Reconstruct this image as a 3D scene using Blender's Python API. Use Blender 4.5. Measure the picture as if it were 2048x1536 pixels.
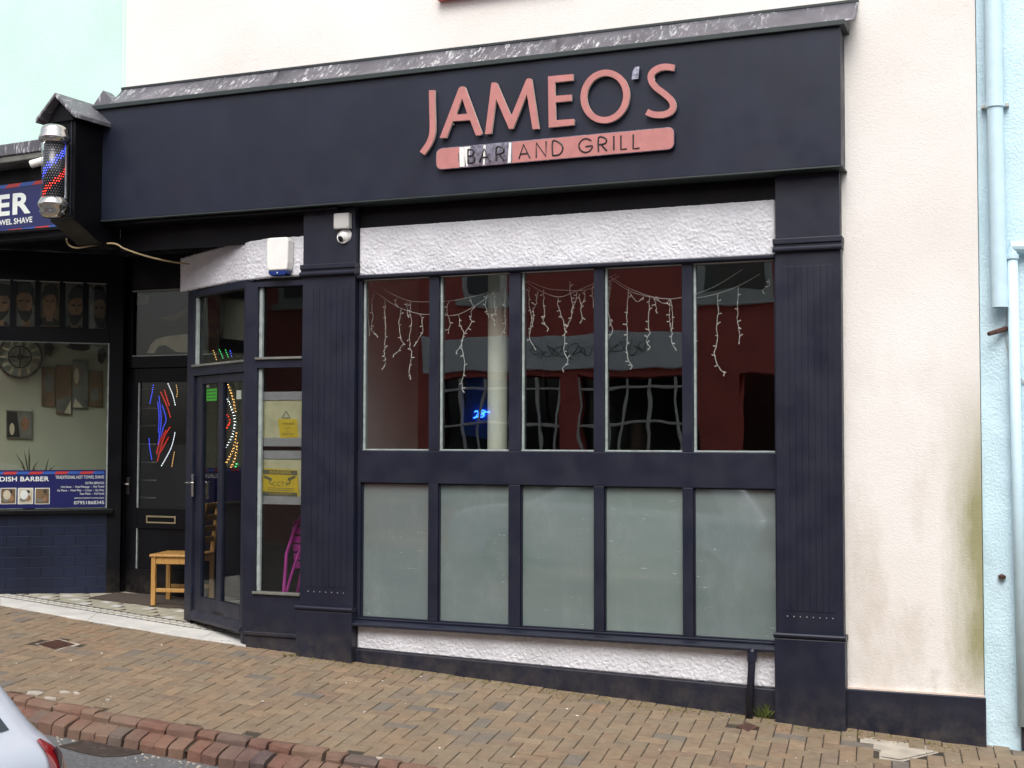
import bpy, bmesh, math, random
import numpy as np
from mathutils import Vector, Matrix, noise as mnoise
random.seed(7)
for o in list(bpy.data.objects): bpy.data.objects.remove(o)
SC = bpy.context.scene
COL = SC.collection
R = math.radians
# ------------------------------------------------------------------ camera
EYE = 1.70
CAM = Vector((0.0, -8.9, EYE))
FPX, YAW, PIT, ROL = 2600.0, R(21.8), R(2.5), R(0.14)
def cam_axes():
    f0 = Vector((-math.sin(YAW), math.cos(YAW), 0)); rt = Vector((math.cos(YAW), math.sin(YAW), 0)); up = Vector((0, 0, 1))
    fw = f0*math.cos(PIT)+up*math.sin(PIT); u = up*math.cos(PIT)-f0*math.sin(PIT)
    return rt*math.cos(ROL)+u*math.sin(ROL), u*math.cos(ROL)-rt*math.sin(ROL), fw
CR, CU, CF = cam_axes()
cd = bpy.data.cameras.new('camera'); cam = bpy.data.objects.new('camera', cd); COL.objects.link(cam)
cam.matrix_world = Matrix(((CR.x, CU.x, -CF.x, CAM.x), (CR.y, CU.y, -CF.y, CAM.y), (CR.z, CU.z, -CF.z, CAM.z), (0, 0, 0, 1)))
cd.sensor_fit = 'HORIZONTAL'; cd.sensor_width = 36.0; cd.lens = 36.0*FPX/2048.0
cd.clip_start = 0.05; cd.clip_end = 2000
SC.camera = cam
# ------------------------------------------------------------------ sky and sun (overcast day)
SUN_EL, SUN_AZ = R(52), R(166)          # azimuth clockwise from +Y: behind the camera, a little to the right
w = bpy.data.worlds.new('World'); SC.world = w; w.use_nodes = True
nt = w.node_tree; bg = nt.nodes['Background']
sky = nt.nodes.new('ShaderNodeTexSky'); sky.sky_type = 'NISHITA'; sky.sun_disc = False
sky.sun_elevation = SUN_EL; sky.sun_rotation = SUN_AZ; sky.dust_density = 4.0; sky.ozone_density = 1.0
hs = nt.nodes.new('ShaderNodeHueSaturation'); hs.inputs['Saturation'].default_value = 0.35
nt.links.new(sky.outputs[0], hs.inputs['Color']); nt.links.new(hs.outputs[0], bg.inputs[0]); bg.inputs[1].default_value = 0.15
sl = bpy.data.lights.new('sun', 'SUN'); sl.energy = 1.5; sl.angle = R(40); sl.color = (1.0, 0.985, 0.96)
so = bpy.data.objects.new('sun', sl); COL.objects.link(so)
sdir = Vector((math.sin(SUN_AZ)*math.cos(SUN_EL), math.cos(SUN_AZ)*math.cos(SUN_EL), math.sin(SUN_EL)))
so.rotation_euler = sdir.to_track_quat('Z', 'Y').to_euler()
SC.view_settings.view_transform = 'Standard'; SC.view_settings.look = 'None'
SC.view_settings.exposure = 0.65; SC.view_settings.gamma = 1.0
SC.cycles.max_bounces = 8; SC.cycles.transparent_max_bounces = 12; SC.cycles.use_denoising = True

# ------------------------------------------------------------------ unprojection helpers (used to measure the photograph)
def ray(px, py): return CF + CR*((px-1024)/FPX) - CU*((py-768)/FPX)
def onplane(px, py, p0, n):
    d = ray(px, py); return CAM + d*((Vector(p0)-CAM).dot(n)/d.dot(n))
class Frame:
    """a vertical plane; u runs to the right along it, d runs inwards"""
    def __init__(s, x, y, ang):
        s.p = Vector((x, y, 0)); s.a = R(ang); s.u = Vector((math.cos(s.a), math.sin(s.a), 0)); s.n = Vector((math.sin(s.a), -math.cos(s.a), 0))
    def P(s, u, d, z): return s.p + s.u*u - s.n*d + Vector((0, 0, z))
    def loc(s, px, py, d=0.0):
        q = onplane(px, py, s.p - s.n*d, s.n); return ((q-s.p).dot(s.u), q.z)
    def pt(s, px, py, d=0.0): u, z = s.loc(px, py, d); return s.P(u, d, z)
F = Frame(0, 0, 0)                 # bar frontage
SPL = Frame(-5.90, 0.05, -30)      # splayed bar door
BF = Frame(-7.30, 0.0, -6)         # barber frontage
BW = Frame(-8.18, 1.36, 41)        # barber splayed window
BD = Frame(-8.18, 1.44, 0)         # barber door
PB, PC, PC2 = -0.0565, 0.055, 0.025      # fall along the street; cross fall of the pavement and of the lobby floor
def pz(x, y): return EYE-1.677+PB*(x+5.34)+(PC if y < 0 else PC2)*y
PN = Vector((-PB, -PC, 1.0)); PN2 = Vector((-PB, -PC2, 1.0)); PP = Vector((-5.34, 0, EYE-1.677))
def pave(px, py, dz=0.0):
    p = onplane(px, py, PP+Vector((0, 0, dz)), PN)
    return p if p.y < 0 else onplane(px, py, PP+Vector((0, 0, dz)), PN2)

# ------------------------------------------------------------------ materials
def nmat(name):
    m = bpy.data.materials.new(name); m.use_nodes = True; t = m.node_tree
    return m, t, t.nodes['Principled BSDF']
def N(t, typ, **k):
    n = t.nodes.new(typ)
    for a, b in k.items():
        if a in n.inputs.keys(): n.inputs[a].default_value = b
        else: setattr(n, a, b)
    return n
def c4(c): return (c[0], c[1], c[2], 1.0)
def ramp(t, fac, stops):
    r = t.nodes.new('ShaderNodeValToRGB'); e = r.color_ramp.elements
    while len(e) < len(stops): e.new(0.5)
    for i, (p, c) in enumerate(stops): e[i].position = p; e[i].color = c4(c) if len(c) == 3 else c
    t.links.new(fac, r.inputs[0]); return r
def coords(t): return t.nodes.new('ShaderNodeNewGeometry').outputs['Position']
def noise(t, scale, detail=4, rough=.55, vec=None, stretch=None):
    n = N(t, 'ShaderNodeTexNoise', Scale=scale, Detail=detail, Roughness=rough)
    v = vec if vec is not None else coords(t)
    if stretch:
        mp = t.nodes.new('ShaderNodeMapping'); mp.inputs['Scale'].default_value = stretch
        t.links.new(v, mp.inputs[0]); v = mp.outputs[0]
    t.links.new(v, n.inputs['Vector']); return n
def mix(t, fac, a, b, typ='MIX'):
    m = t.nodes.new('ShaderNodeMix'); m.data_type = 'RGBA'; m.blend_type = typ
    for s, v in ((0, fac), (6, a), (7, b)):
        if isinstance(v, (int, float)): m.inputs[s].default_value = v
        elif isinstance(v, (tuple, list)): m.inputs[s].default_value = c4(v)
        else: t.links.new(v, m.inputs[s])
    return m.outputs[2]
def bump(t, bsdf, h, strength=.3, dist=.01):
    b = N(t, 'ShaderNodeBump', Strength=strength, Distance=dist)
    t.links.new(h, b.inputs['Height']); t.links.new(b.outputs[0], bsdf.inputs['Normal'])
def plain(name, col, rough=.6, metal=0.0, var=.15, scale=9.0, bmp=0.0, bscale=80.0, coat=0.0, spec=.5):
    m, t, b = nmat(name)
    n = noise(t, scale, 5)
    c = ramp(t, n.outputs[0], [(.3, tuple(x*(1-var) for x in col)), (.7, tuple(min(1, x*(1+var)) for x in col))])
    t.links.new(c.outputs[0], b.inputs['Base Color'])
    b.inputs['Roughness'].default_value = rough; b.inputs['Metallic'].default_value = metal
    b.inputs['Coat Weight'].default_value = coat; b.inputs['Specular IOR Level'].default_value = spec
    if bmp: bump(t, b, noise(t, bscale, 3).outputs[0], bmp, .004)
    return m
def emis(name, col, s):
    m, t, b = nmat(name); b.inputs['Base Color'].default_value = c4(col)
    b.inputs['Emission Color'].default_value = c4(col); b.inputs['Emission Strength'].default_value = s; return m

def math_node(t, op, a, b=None, clamp=False):
    n = t.nodes.new('ShaderNodeMath'); n.operation = op; n.use_clamp = clamp
    for i, v in enumerate((a, b)):
        if v is None: continue
        if isinstance(v, (int, float)): n.inputs[i].default_value = v
        else: t.links.new(v, n.inputs[i])
    return n.outputs[0]
def mr(t, v, a, b, c=0.0, d=1.0):
    n = t.nodes.new('ShaderNodeMapRange'); n.inputs[1].default_value = a; n.inputs[2].default_value = b
    n.inputs[3].default_value = c; n.inputs[4].default_value = d; t.links.new(v, n.inputs[0]); return n.outputs[0]

def mat_render():
    m, t, b = nmat('cream_render')
    pos = coords(t); sep = t.nodes.new('ShaderNodeSeparateXYZ'); t.links.new(pos, sep.inputs[0])
    x, z = sep.outputs[0], sep.outputs[2]
    base = ramp(t, noise(t, .9, 6).outputs[0], [(.3, (.665, .625, .585)), (.7, (.745, .718, .688))]).outputs[0]
    # grey-brown damp patches
    pn = noise(t, 1.6, 5, .65, stretch=(1.6, 1, .7))
    pf = math_node(t, 'MULTIPLY', mr(t, pn.outputs[0], .47, .68), mr(t, z, 3.0, .9), True)
    c = mix(t, math_node(t, 'MULTIPLY', pf, .48), base, (.45, .385, .31))
    # green algae band along the right edge of the wall
    an = noise(t, 5, 5, .7, stretch=(2, 1, .5))
    edge = mr(t, math_node(t, 'ADD', x, math_node(t, 'MULTIPLY', an.outputs[0], .22)), -.45, -.23)
    zz = math_node(t, 'MULTIPLY', mr(t, z, 2.2, 1.3), mr(t, z, -.1, .35))
    c = mix(t, math_node(t, 'MULTIPLY', math_node(t, 'MULTIPLY', edge, zz), .85, True), c, (.20, .19, .055))
    # splash dirt above the plinth
    dn = noise(t, 6, 6, .7)
    df = math_node(t, 'MULTIPLY', mr(t, z, .38, .02), mr(t, dn.outputs[0], .48, .7), True)
    df = math_node(t, 'MULTIPLY', df, mr(t, x, -1.0, -.55), True)
    c = mix(t, math_node(t, 'MULTIPLY', df, .7), c, (.22, .19, .13))
    # rust-pink wash under the upper sill
    sp = noise(t, 220, 2)
    c = mix(t, mr(t, sp.outputs[0], .66, .74, 0, .35), c, (.38, .33, .28))
    t.links.new(c, b.inputs['Base Color']); b.inputs['Roughness'].default_value = .9
    h = mix(t, .5, noise(t, 55, 4, .6, stretch=(1, 1, 1.5)).outputs[0], noise(t, 120, 3).outputs[0])
    vc = N(t, 'ShaderNodeTexVoronoi', Scale=1.3, feature='DISTANCE_TO_EDGE'); wv = noise(t, 3.5, 4); ad = t.nodes.new('ShaderNodeVectorMath'); ad.operation = 'ADD'; t.links.new(coords(t), ad.inputs[0]); t.links.new(wv.outputs['Color'], ad.inputs[1]); t.links.new(ad.outputs[0], vc.inputs['Vector'])
    crk = math_node(t, 'MULTIPLY', mr(t, vc.outputs['Distance'], .004, .0), mr(t, noise(t, 1.1, 2).outputs[0], .54, .62), True)
    c = mix(t, math_node(t, 'MULTIPLY', crk, .35), c, (.30, .26, .22)); t.links.new(c, b.inputs['Base Color'])
    bump(t, b, h, .55, .010); return m
def mat_painted_wall(name, c1, c2, flake=.5):
    m, t, b = nmat(name)
    c = ramp(t, noise(t, 1.3, 6).outputs[0], [(.3, c1), (.7, c2)]).outputs[0]
    d = noise(t, 7, 6, .7)
    c = mix(t, mr(t, d.outputs[0], .62, .8, 0, .25), c, tuple(x*.6 for x in c1))
    t.links.new(c, b.inputs['Base Color']); b.inputs['Roughness'].default_value = .55
    h = mix(t, .5, noise(t, 9, 6, .65).outputs[0], noise(t, 60, 3).outputs[0]); bump(t, b, h, flake, .03); return m
def mat_dark(name='dark_paint', col=(.0080, .0098, .0212), rough=.42, spec=.4, dust=.08):
    m, t, b = nmat(name)
    n = noise(t, 2.2, 6)
    c = ramp(t, n.outputs[0], [(.3, tuple(x*.85 for x in col)), (.7, tuple(x*1.2 for x in col))]).outputs[0]
    s = noise(t, 60, 3, .5)
    c = mix(t, mr(t, s.outputs[0], .73, .78, 0, .4), c, (.16, .16, .17))
    du = noise(t, 4, 6, .7, stretch=(1, 1, .35))
    c = mix(t, mr(t, du.outputs[0], .5, .8, 0, dust), c, (.06, .06, .065))
    sep = t.nodes.new('ShaderNodeSeparateXYZ'); t.links.new(coords(t), sep.inputs[0])
    zr = math_node(t, 'ADD', sep.outputs[2], math_node(t, 'MULTIPLY', sep.outputs[0], -PB)); zr = math_node(t, 'SUBTRACT', zr, .023+PB*5.34)
    sd = noise(t, 9, 6, .75); sf = math_node(t, 'MULTIPLY', mr(t, zr, .30, -.02), mr(t, sd.outputs[0], .38, .72), True)
    c = mix(t, math_node(t, 'MULTIPLY', sf, .55), c, (.095, .080, .060))
    t.links.new(c, b.inputs['Base Color']); b.inputs['Specular IOR Level'].default_value = spec
    t.links.new(mr(t, noise(t, 5, 4).outputs[0], .3, .7, rough-.08, rough+.14), b.inputs['Roughness'])
    bump(t, b, noise(t, 30, 4, stretch=(1, 1, .3)).outputs[0], .06, .004); return m
def mat_lead():
    m, t, b = nmat('lead_flashing')
    c = ramp(t, noise(t, 3, 6, .6).outputs[0], [(.3, (.070, .067, .080)), (.7, (.155, .148, .168))]).outputs[0]
    s = noise(t, 11, 6, .75, stretch=(3.0, 1, .55)); s2 = noise(t, 1.7, 3)
    f = math_node(t, 'MULTIPLY', mr(t, s.outputs[0], .53, .63), mr(t, s2.outputs[0], .43, .55), True)
    c = mix(t, f, c, (.62, .62, .63))
    f2 = noise(t, 26, 3, .6, stretch=(2.5, 1, .2)); c = mix(t, mr(t, f2.outputs[0], .66, .72, 0, .6), c, (.45, .45, .47))
    t.links.new(c, b.inputs['Base Color']); b.inputs['Roughness'].default_value = .45; b.inputs['Metallic'].default_value = .25
    bump(t, b, noise(t, 9, 4).outputs[0], .35, .02); return m
def mat_glass(name, ior=2.0, tint=(.93, .95, .94), wav=.0016, rough=0.0):
    m = bpy.data.materials.new(name); m.use_nodes = True; t = m.node_tree; t.nodes.clear()
    out = t.nodes.new('ShaderNodeOutputMaterial'); tr = t.nodes.new('ShaderNodeBsdfTransparent'); gl = t.nodes.new('ShaderNodeBsdfGlossy')
    tr.inputs[0].default_value = c4(tint); gl.inputs['Roughness'].default_value = rough
    mx = t.nodes.new('ShaderNodeMixShader'); geo = t.nodes.new('ShaderNodeNewGeometry'); dt = t.nodes.new('ShaderNodeVectorMath'); dt.operation = 'DOT_PRODUCT'
    t.links.new(geo.outputs['Normal'], dt.inputs[0]); t.links.new(geo.outputs['Incoming'], dt.inputs[1])
    f0 = ((ior-1)/(ior+1))**2; k = math_node(t, 'SUBTRACT', 1.0, math_node(t, 'ABSOLUTE', dt.outputs['Value'])); k5 = math_node(t, 'POWER', k, 5.0)
    fac = math_node(t, 'ADD', math_node(t, 'MULTIPLY', k5, 1-f0), f0)
    b = N(t, 'ShaderNodeBump', Strength=1.0, Distance=wav); t.links.new(noise(t, 1.9, 2, .4).outputs[0], b.inputs['Height'])
    t.links.new(b.outputs[0], gl.inputs['Normal'])
    t.links.new(fac, mx.inputs[0]); t.links.new(tr.outputs[0], mx.inputs[1]); t.links.new(gl.outputs[0], mx.inputs[2])
    t.links.new(mx.outputs[0], out.inputs[0]); return m
def mat_frost():
    m, t, b = nmat('frosted_glass')
    c = ramp(t, noise(t, 2.0, 4, stretch=(.5, 1, 2.5)).outputs[0], [(.3, (.115, .155, .148)), (.7, (.148, .182, .170))]).outputs[0]
    s = noise(t, 14, 6, .8, stretch=(.35, 1, 1)); c = mix(t, mr(t, s.outputs[0], .68, .74, 0, .3), c, (.34, .38, .38))
    oi = t.nodes.new('ShaderNodeObjectInfo'); c = mix(t, 1.0, c, ramp(t, oi.outputs['Random'], [(0, (.88, .88, .90)), (1, (1.1, 1.08, 1.05))]).outputs[0], 'MULTIPLY')
    sm = noise(t, 3.2, 7, .8, stretch=(1.2, 1, .6)); c = mix(t, mr(t, sm.outputs[0], .5, .75, 0, .35), c, (.24, .27, .27))
    sc_ = noise(t, 40, 3, .8, stretch=(.25, 1, 1.4)); c = mix(t, math_node(t, 'MULTIPLY', mr(t, sc_.outputs[0], .66, .72), mr(t, noise(t, 2.4, 2).outputs[0], .5, .62), True), c, (.40, .43, .43))
    t.links.new(c, b.inputs['Base Color']); b.inputs['Roughness'].default_value = .5
    b.inputs['Coat Weight'].default_value = 1.0; b.inputs['Coat Roughness'].default_value = .03; b.inputs['Coat IOR'].default_value = 1.9; return m
BRICKS = [(0.0, (.165, .118, .076)), (.16, (.190, .133, .084)), (.34, (.160, .122, .080)), (.5, (.212, .137, .082)), (.62, (.180, .140, .092)),
          (.76, (.225, .158, .098)), (.90, (.168, .112, .074)), (.95, (.140, .116, .092)), (1.0, (.115, .100, .086))]
KERBS = [(0.0, (.118, .048, .034)), (.3, (.150, .066, .044)), (.55, (.100, .046, .038)), (.8, (.170, .088, .056)), (1.0, (.072, .046, .046))]
def mat_brick(name, stops, attr=None, bmp=.5, moss=True):
    m, t, b = nmat(name)
    if attr: f = N(t, 'ShaderNodeAttribute', attribute_name=attr).outputs['Fac']
    else: f = t.nodes.new('ShaderNodeObjectInfo').outputs['Random']
    r = ramp(t, f, stops); r.color_ramp.interpolation = 'LINEAR'
    n = noise(t, 14, 6, .7); c = mix(t, .75, r.outputs[0], ramp(t, n.outputs[0], [(.25, (.55, .55, .55)), (.75, (1.4, 1.4, 1.4))]).outputs[0], 'MULTIPLY')
    g = noise(t, 1.1, 5, .6); c = mix(t, mr(t, g.outputs[0], .40, .7, 0, .55), c, (.185, .148, .102))
    sp = noise(t, 130, 2); c = mix(t, mr(t, sp.outputs[0], .62, .75, 0, .4), c, (.30, .25, .19))
    dk = noise(t, 2.6, 6, .7); c = mix(t, mr(t, dk.outputs[0], .6, .78, 0, .55), c, (.07, .055, .04))
    t.links.new(c, b.inputs['Base Color']); b.inputs['Roughness'].default_value = .85
    bump(t, b, mix(t, .5, noise(t, 90, 4).outputs[0], noise(t, 20, 4).outputs[0]), bmp, .006); return m
def mat_asphalt():
    m, t, b = nmat('asphalt')
    c = ramp(t, noise(t, 240, 3, .6).outputs[0], [(.3, (.035, .037, .042)), (.55, (.085, .088, .096)), (.75, (.22, .225, .235))]).outputs[0]
    p = noise(t, 1.2, 6, .65); c = mix(t, mr(t, p.outputs[0], .42, .68, 0, .5), c, (.15, .145, .14))
    g = noise(t, 45, 5, .75); c = mix(t, mr(t, g.outputs[0], .46, .66, 0, .7), c, (.21, .205, .20))
    d2 = noise(t, 5, 6, .7); c = mix(t, mr(t, d2.outputs[0], .52, .7, 0, .5), c, (.10, .085, .07))
    t.links.new(c, b.inputs['Base Color']); b.inputs['Roughness'].default_value = .8
    bump(t, b, noise(t, 170, 3, .6).outputs[0], .7, .01); return m
def mat_wood(name, c1, c2):
    m, t, b = nmat(name)
    n = noise(t, 9, 5, .6, stretch=(6, 6, .6)); t.links.new(ramp(t, n.outputs[0], [(.3, c1), (.7, c2)]).outputs[0], b.inputs['Base Color'])
    b.inputs['Roughness'].default_value = .4; return m

M = dict(
    render=mat_render(), mint=mat_painted_wall('mint_paint', (.49, .69, .61), (.55, .75, .68), .2), blue=mat_painted_wall('pale_blue_paint', (.49, .66, .73), (.55, .71, .78), .4), bluepipe=plain('blue_pipe_paint', (.52, .68, .75), .4, var=.05),
    dark=mat_dark(), fascia=mat_dark('fascia_paint', (.0110, .0138, .0265), .40, .32, .06), black=mat_dark('black_paint', (.0022, .0022, .0035), .4, .18, .02), capp=plain('green_black_trim', (.016, .024, .024), .5),
    lead=mat_lead(), rough=plain('white_roughcast', (.585, .582, .612), .9, var=.10, scale=5, bmp=.45, bscale=120), glass=mat_glass('window_glass'), glass2=mat_glass('lobby_glass', 1.40, (.86, .88, .86), .0006),
    frost=mat_frost(), pave=mat_brick('paver_brick', BRICKS), pave_rest=mat_brick('paver_brick_rest', BRICKS, 'rnd'), kerb=mat_brick('kerb_brick', KERBS, bmp=.8), sand=plain('joint_sand', (.036, .029, .020), .95, var=.5, scale=6),
    asphalt=mat_asphalt(), pink=plain('pink_film', (.42, .165, .152), .5, var=.10, scale=14), silver=plain('bare_mirror_metal', (.28, .27, .32), .15, 1.0, var=.5, scale=30), edge=plain('letter_edge', (.66, .55, .48), .4),
    ink=plain('black_ink', (.008, .008, .009), .5), white=plain('white_plastic', (.72, .71, .68), .35, var=.05), whitep=plain('white_paint', (.55, .57, .55), .5, var=.08), greyp=plain('grey_plastic', (.43, .42, .40), .4, var=.06),
    bluepl=plain('blue_plastic', (.01, .03, .16), .25), bead=plain('pale_bead', (.27, .31, .30), .55, var=.25, scale=20), marble=plain('white_marble', (.50, .49, .46), .55, var=.14, scale=5, bmp=.2),
    tile=plain('cream_tile', (.34, .32, .25), .5, var=.2, scale=12), tiledk=plain('dark_tile', (.055, .048, .042), .5, var=.3), grout=plain('tile_grout', (.10, .09, .07), .9), mat=plain('coir_mat', (.055, .042, .032), .95, var=.4, scale=60, bmp=.8),
    btile=plain('navy_tile', (.008, .012, .030), .30, var=.3, scale=3), chrome=plain('chrome', (.62, .60, .56), .16, 1.0, var=.12, scale=30), steel=plain('brushed_steel', (.5, .49, .47), .3, 1.0), brass=plain('dull_brass', (.42, .36, .22), .35, .9),
    pine=mat_wood('pine_wood', (.32, .165, .042), (.44, .245, .075)), magenta=plain('magenta_paint', (.42, .045, .30), .45, var=.1), navy=plain('navy_vinyl', (.008, .010, .085), .35, var=.06), vred=plain('red_vinyl', (.42, .035, .03), .4, var=.06), vblue=plain('blue_vinyl', (.025, .085, .33), .4, var=.06),
    text=plain('white_vinyl', (.66, .70, .66), .45, var=.04), yellow=plain('yellow_print', (.50, .36, .03), .5, var=.06), olive=plain('grey_print', (.10, .10, .075), .5), acrylic=plain('grey_acrylic', (.26, .26, .285), .3, var=.08), paper=plain('cream_paper', (.42, .39, .26), .8),
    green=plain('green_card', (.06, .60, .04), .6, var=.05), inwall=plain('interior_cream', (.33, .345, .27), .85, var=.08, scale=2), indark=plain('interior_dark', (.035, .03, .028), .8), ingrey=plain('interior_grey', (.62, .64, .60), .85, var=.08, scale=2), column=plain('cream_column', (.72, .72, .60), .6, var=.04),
    iron=plain('cast_iron', (.060, .045, .038), .55, .3, var=.35, scale=14, bmp=.5), rust=plain('rusty_iron', (.075, .035, .025), .8, .2, var=.4, scale=30, bmp=.6), redwall=plain('dark_red_paint', (.52, .105, .085), .6, var=.12, scale=2), signw=plain('pale_sign', (.72, .75, .78), .5, var=.05),
    wire=plain('white_wire', (.72, .72, .68), .5, var=.04), cable=plain('tan_cable', (.34, .26, .14), .6), grass=plain('grass', (.10, .13, .02), .7, var=.5, scale=40), moss=plain('moss', (.13, .115, .025), .95, var=.5, scale=40), litter=plain('litter', (.75, .74, .70), .7), concrete=plain('pale_concrete', (.35, .31, .255), .9, var=.2, scale=9, bmp=.6),
    carpaint=plain('silver_car_paint', (.60, .62, .70), .3, 0, var=.02, coat=1.0), carglass=plain('dark_car_glass', (.006, .007, .012), .05, spec=.8), lamp=plain('red_lamp', (.30, .006, .010), .08, var=.1, coat=1.0), lampdk=plain('dark_red_lamp', (.06, .004, .012), .06, coat=1.0), tyre=plain('tyre_rubber', (.02, .02, .02), .8), skin=plain('print_skin', (.20, .105, .055), .6, var=.35, scale=14), hair=plain('print_black', (.01, .009, .008), .6),
    skinp=plain('print_pale', (.42, .38, .28), .6), brownp=plain('print_brown', (.12, .075, .035), .6, var=.4, scale=7), greyp2=plain('print_grey', (.12, .12, .105), .6, var=.35, scale=7), leaf=plain('plant_leaf', (.035, .04, .02), .5),
    l_white=emis('led_white', (.85, .9, 1.0), 3.2), l_blue=emis('led_blue', (.06, .10, 1.0), 3.2), l_red=emis('led_red', (1.0, .05, .03), 2.4), l_gold=emis('led_gold', (1.0, .55, .18), 1.8), l_green=emis('led_green', (.08, .9, .25), 1.5), neon=emis('blue_neon', (.04, .20, 1.0), 16.0), ledoff=plain('unlit_led', (.30, .30, .34), .3),
)
# ------------------------------------------------------------------ mesh helpers
OFF = {}
class MB:
    def __init__(s): s.v = []; s.f = []; s.sm = False
    def add(s, vs, fs):
        k = len(s.v); s.v += [tuple(v) for v in vs]; s.f += [tuple(i+k for i in f) for f in fs]; return s
    def fbox(s, fr, u0, u1, z0, z1, d0, d1):
        P = fr.P; vs = [P(u0, d0, z0), P(u1, d0, z0), P(u1, d1, z0), P(u0, d1, z0), P(u0, d0, z1), P(u1, d0, z1), P(u1, d1, z1), P(u0, d1, z1)]
        return s.add(vs, [(0, 1, 5, 4), (1, 2, 6, 5), (2, 3, 7, 6), (3, 0, 4, 7), (4, 5, 6, 7), (3, 2, 1, 0)])
    def box(s, a, b): return s.fbox(F, a[0], b[0], a[2], b[2], a[1], b[1])
    def prism(s, fr, poly, d0, d1):
        """poly: (u,z) counter-clockwise seen from the front"""
        n = len(poly); ar = sum(poly[i][0]*poly[(i+1) % n][1]-poly[(i+1) % n][0]*poly[i][1] for i in range(n))
        if ar < 0: poly = poly[::-1]
        vs = [fr.P(u, d0, z) for u, z in poly]+[fr.P(u, d1, z) for u, z in poly]
        fs = [tuple(range(n)), tuple(range(2*n-1, n-1, -1))]+[((i+1) % n, i, i+n, (i+1) % n+n) for i in range(n)]
        return s.add(vs, fs)
    def tube(s, pts, r, n=6, cap=True):
        pts = [Vector(p) for p in pts]; rr = r if isinstance(r, (list, tuple)) else [r]*len(pts); k = len(s.v); ref = None
        for i, p in enumerate(pts):
            t = (pts[min(i+1, len(pts)-1)]-pts[max(i-1, 0)]).normalized()
            if ref is None: ref = Vector((0, 0, 1)) if abs(t.z) < .9 else Vector((0, 1, 0))
            a = (ref-t*ref.dot(t)).normalized(); ref = a; b = t.cross(a)
            for j in range(n):
                q = 2*math.pi*j/n; s.v.append(tuple(p+(a*math.cos(q)+b*math.sin(q))*rr[i]))
        for i in range(len(pts)-1):
            for j in range(n): s.f.append((k+i*n+j, k+i*n+(j+1) % n, k+(i+1)*n+(j+1) % n, k+(i+1)*n+j))
        if cap: s.f.append(tuple(k+j for j in range(n))[::-1]); s.f.append(tuple(k+(len(pts)-1)*n+j for j in range(n)))
        return s
    def lathe(s, c, prof, n=24):
        k = len(s.v); c = Vector(c)
        for r, z in prof:
            for j in range(n): q = 2*math.pi*j/n; s.v.append((c.x+r*math.cos(q), c.y+r*math.sin(q), c.z+z))
        for i in range(len(prof)-1):
            for j in range(n): s.f.append((k+i*n+j, k+i*n+(j+1) % n, k+(i+1)*n+(j+1) % n, k+(i+1)*n+j))
        s.f.append(tuple(k+j for j in range(n))[::-1]); s.f.append(tuple(k+(len(prof)-1)*n+j for j in range(n))); return s
    def disc(s, c, nrm, r, n=10, ry=None):
        nrm = Vector(nrm).normalized(); a = nrm.orthogonal().normalized(); b = nrm.cross(a); k = len(s.v); c = Vector(c)
        for j in range(n): q = 2*math.pi*j/n; s.v.append(tuple(c+a*math.cos(q)*r+b*math.sin(q)*r))
        s.f.append(tuple(range(k, k+n))); return s
    def build(s, name, mat, parent=None, bev=0.0, smooth=False, seg=2):
        off = OFF.get(parent.name, Vector((0, 0, 0))) if parent else Vector((0, 0, 0))
        me = bpy.data.meshes.new(name); me.from_pydata([(v[0]-off.x, v[1]-off.y, v[2]-off.z) for v in s.v], [], s.f); me.update()
        if smooth: me.polygons.foreach_set('use_smooth', [True]*len(me.polygons))
        return link(name, me, mat, parent, bev, seg)
def link(name, me, mat, parent=None, bev=0.0, seg=2):
    o = bpy.data.objects.new(name, me)
    if mat is not None:
        me.materials.clear(); me.materials.append(M[mat] if isinstance(mat, str) else mat)
    COL.objects.link(o)
    if parent: o.parent = parent; OFF[o.name] = OFF.get(parent.name, Vector((0, 0, 0)))
    if bev:
        b = o.modifiers.new('bevel', 'BEVEL'); b.width = bev; b.segments = seg; b.limit_method = 'ANGLE'; b.angle_limit = R(40)
    return o
def tag(o, label, cat=None, group=None, kind=None):
    o['label'] = label
    if cat: o['category'] = cat
    if group: o['group'] = group
    if kind: o['kind'] = kind
    return o
def thing(name, label, cat, loc, group=None):
    o = bpy.data.objects.new(name, None); o.empty_display_size = .1; COL.objects.link(o); o.location = loc; OFF[o.name] = Vector(loc)
    return tag(o, label, cat, group)
def struct(name, mb, mat, **k):
    o = mb.build(name, mat, **k); o['kind'] = 'structure'; return o
def curve_mesh(polys, fr, d0, depth, zoom=None):
    """filled outlines with holes -> mesh verts/faces on a frame (front at d0, back at d0+depth); polys are lists of (u,z)"""
    cu = bpy.data.curves.new('c', 'CURVE'); cu.dimensions = '2D'; cu.fill_mode = 'BOTH'; cu.extrude = depth/2
    for p in polys:
        sp = cu.splines.new('POLY'); sp.points.add(len(p)-1); sp.use_cyclic_u = True
        for i, (u, z) in enumerate(p): sp.points[i].co = (u, z, 0, 1)
    o = bpy.data.objects.new('c', cu); COL.objects.link(o)
    dg = bpy.context.evaluated_depsgraph_get(); me = bpy.data.meshes.new_from_object(o.evaluated_get(dg))
    mb = MB(); mb.add([fr.P(v.co.x, d0+depth/2-v.co.z, v.co.y) for v in me.vertices], [tuple(p.vertices) for p in me.polygons])
    bpy.data.objects.remove(o); bpy.data.curves.remove(cu); bpy.data.meshes.remove(me); return mb
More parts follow.
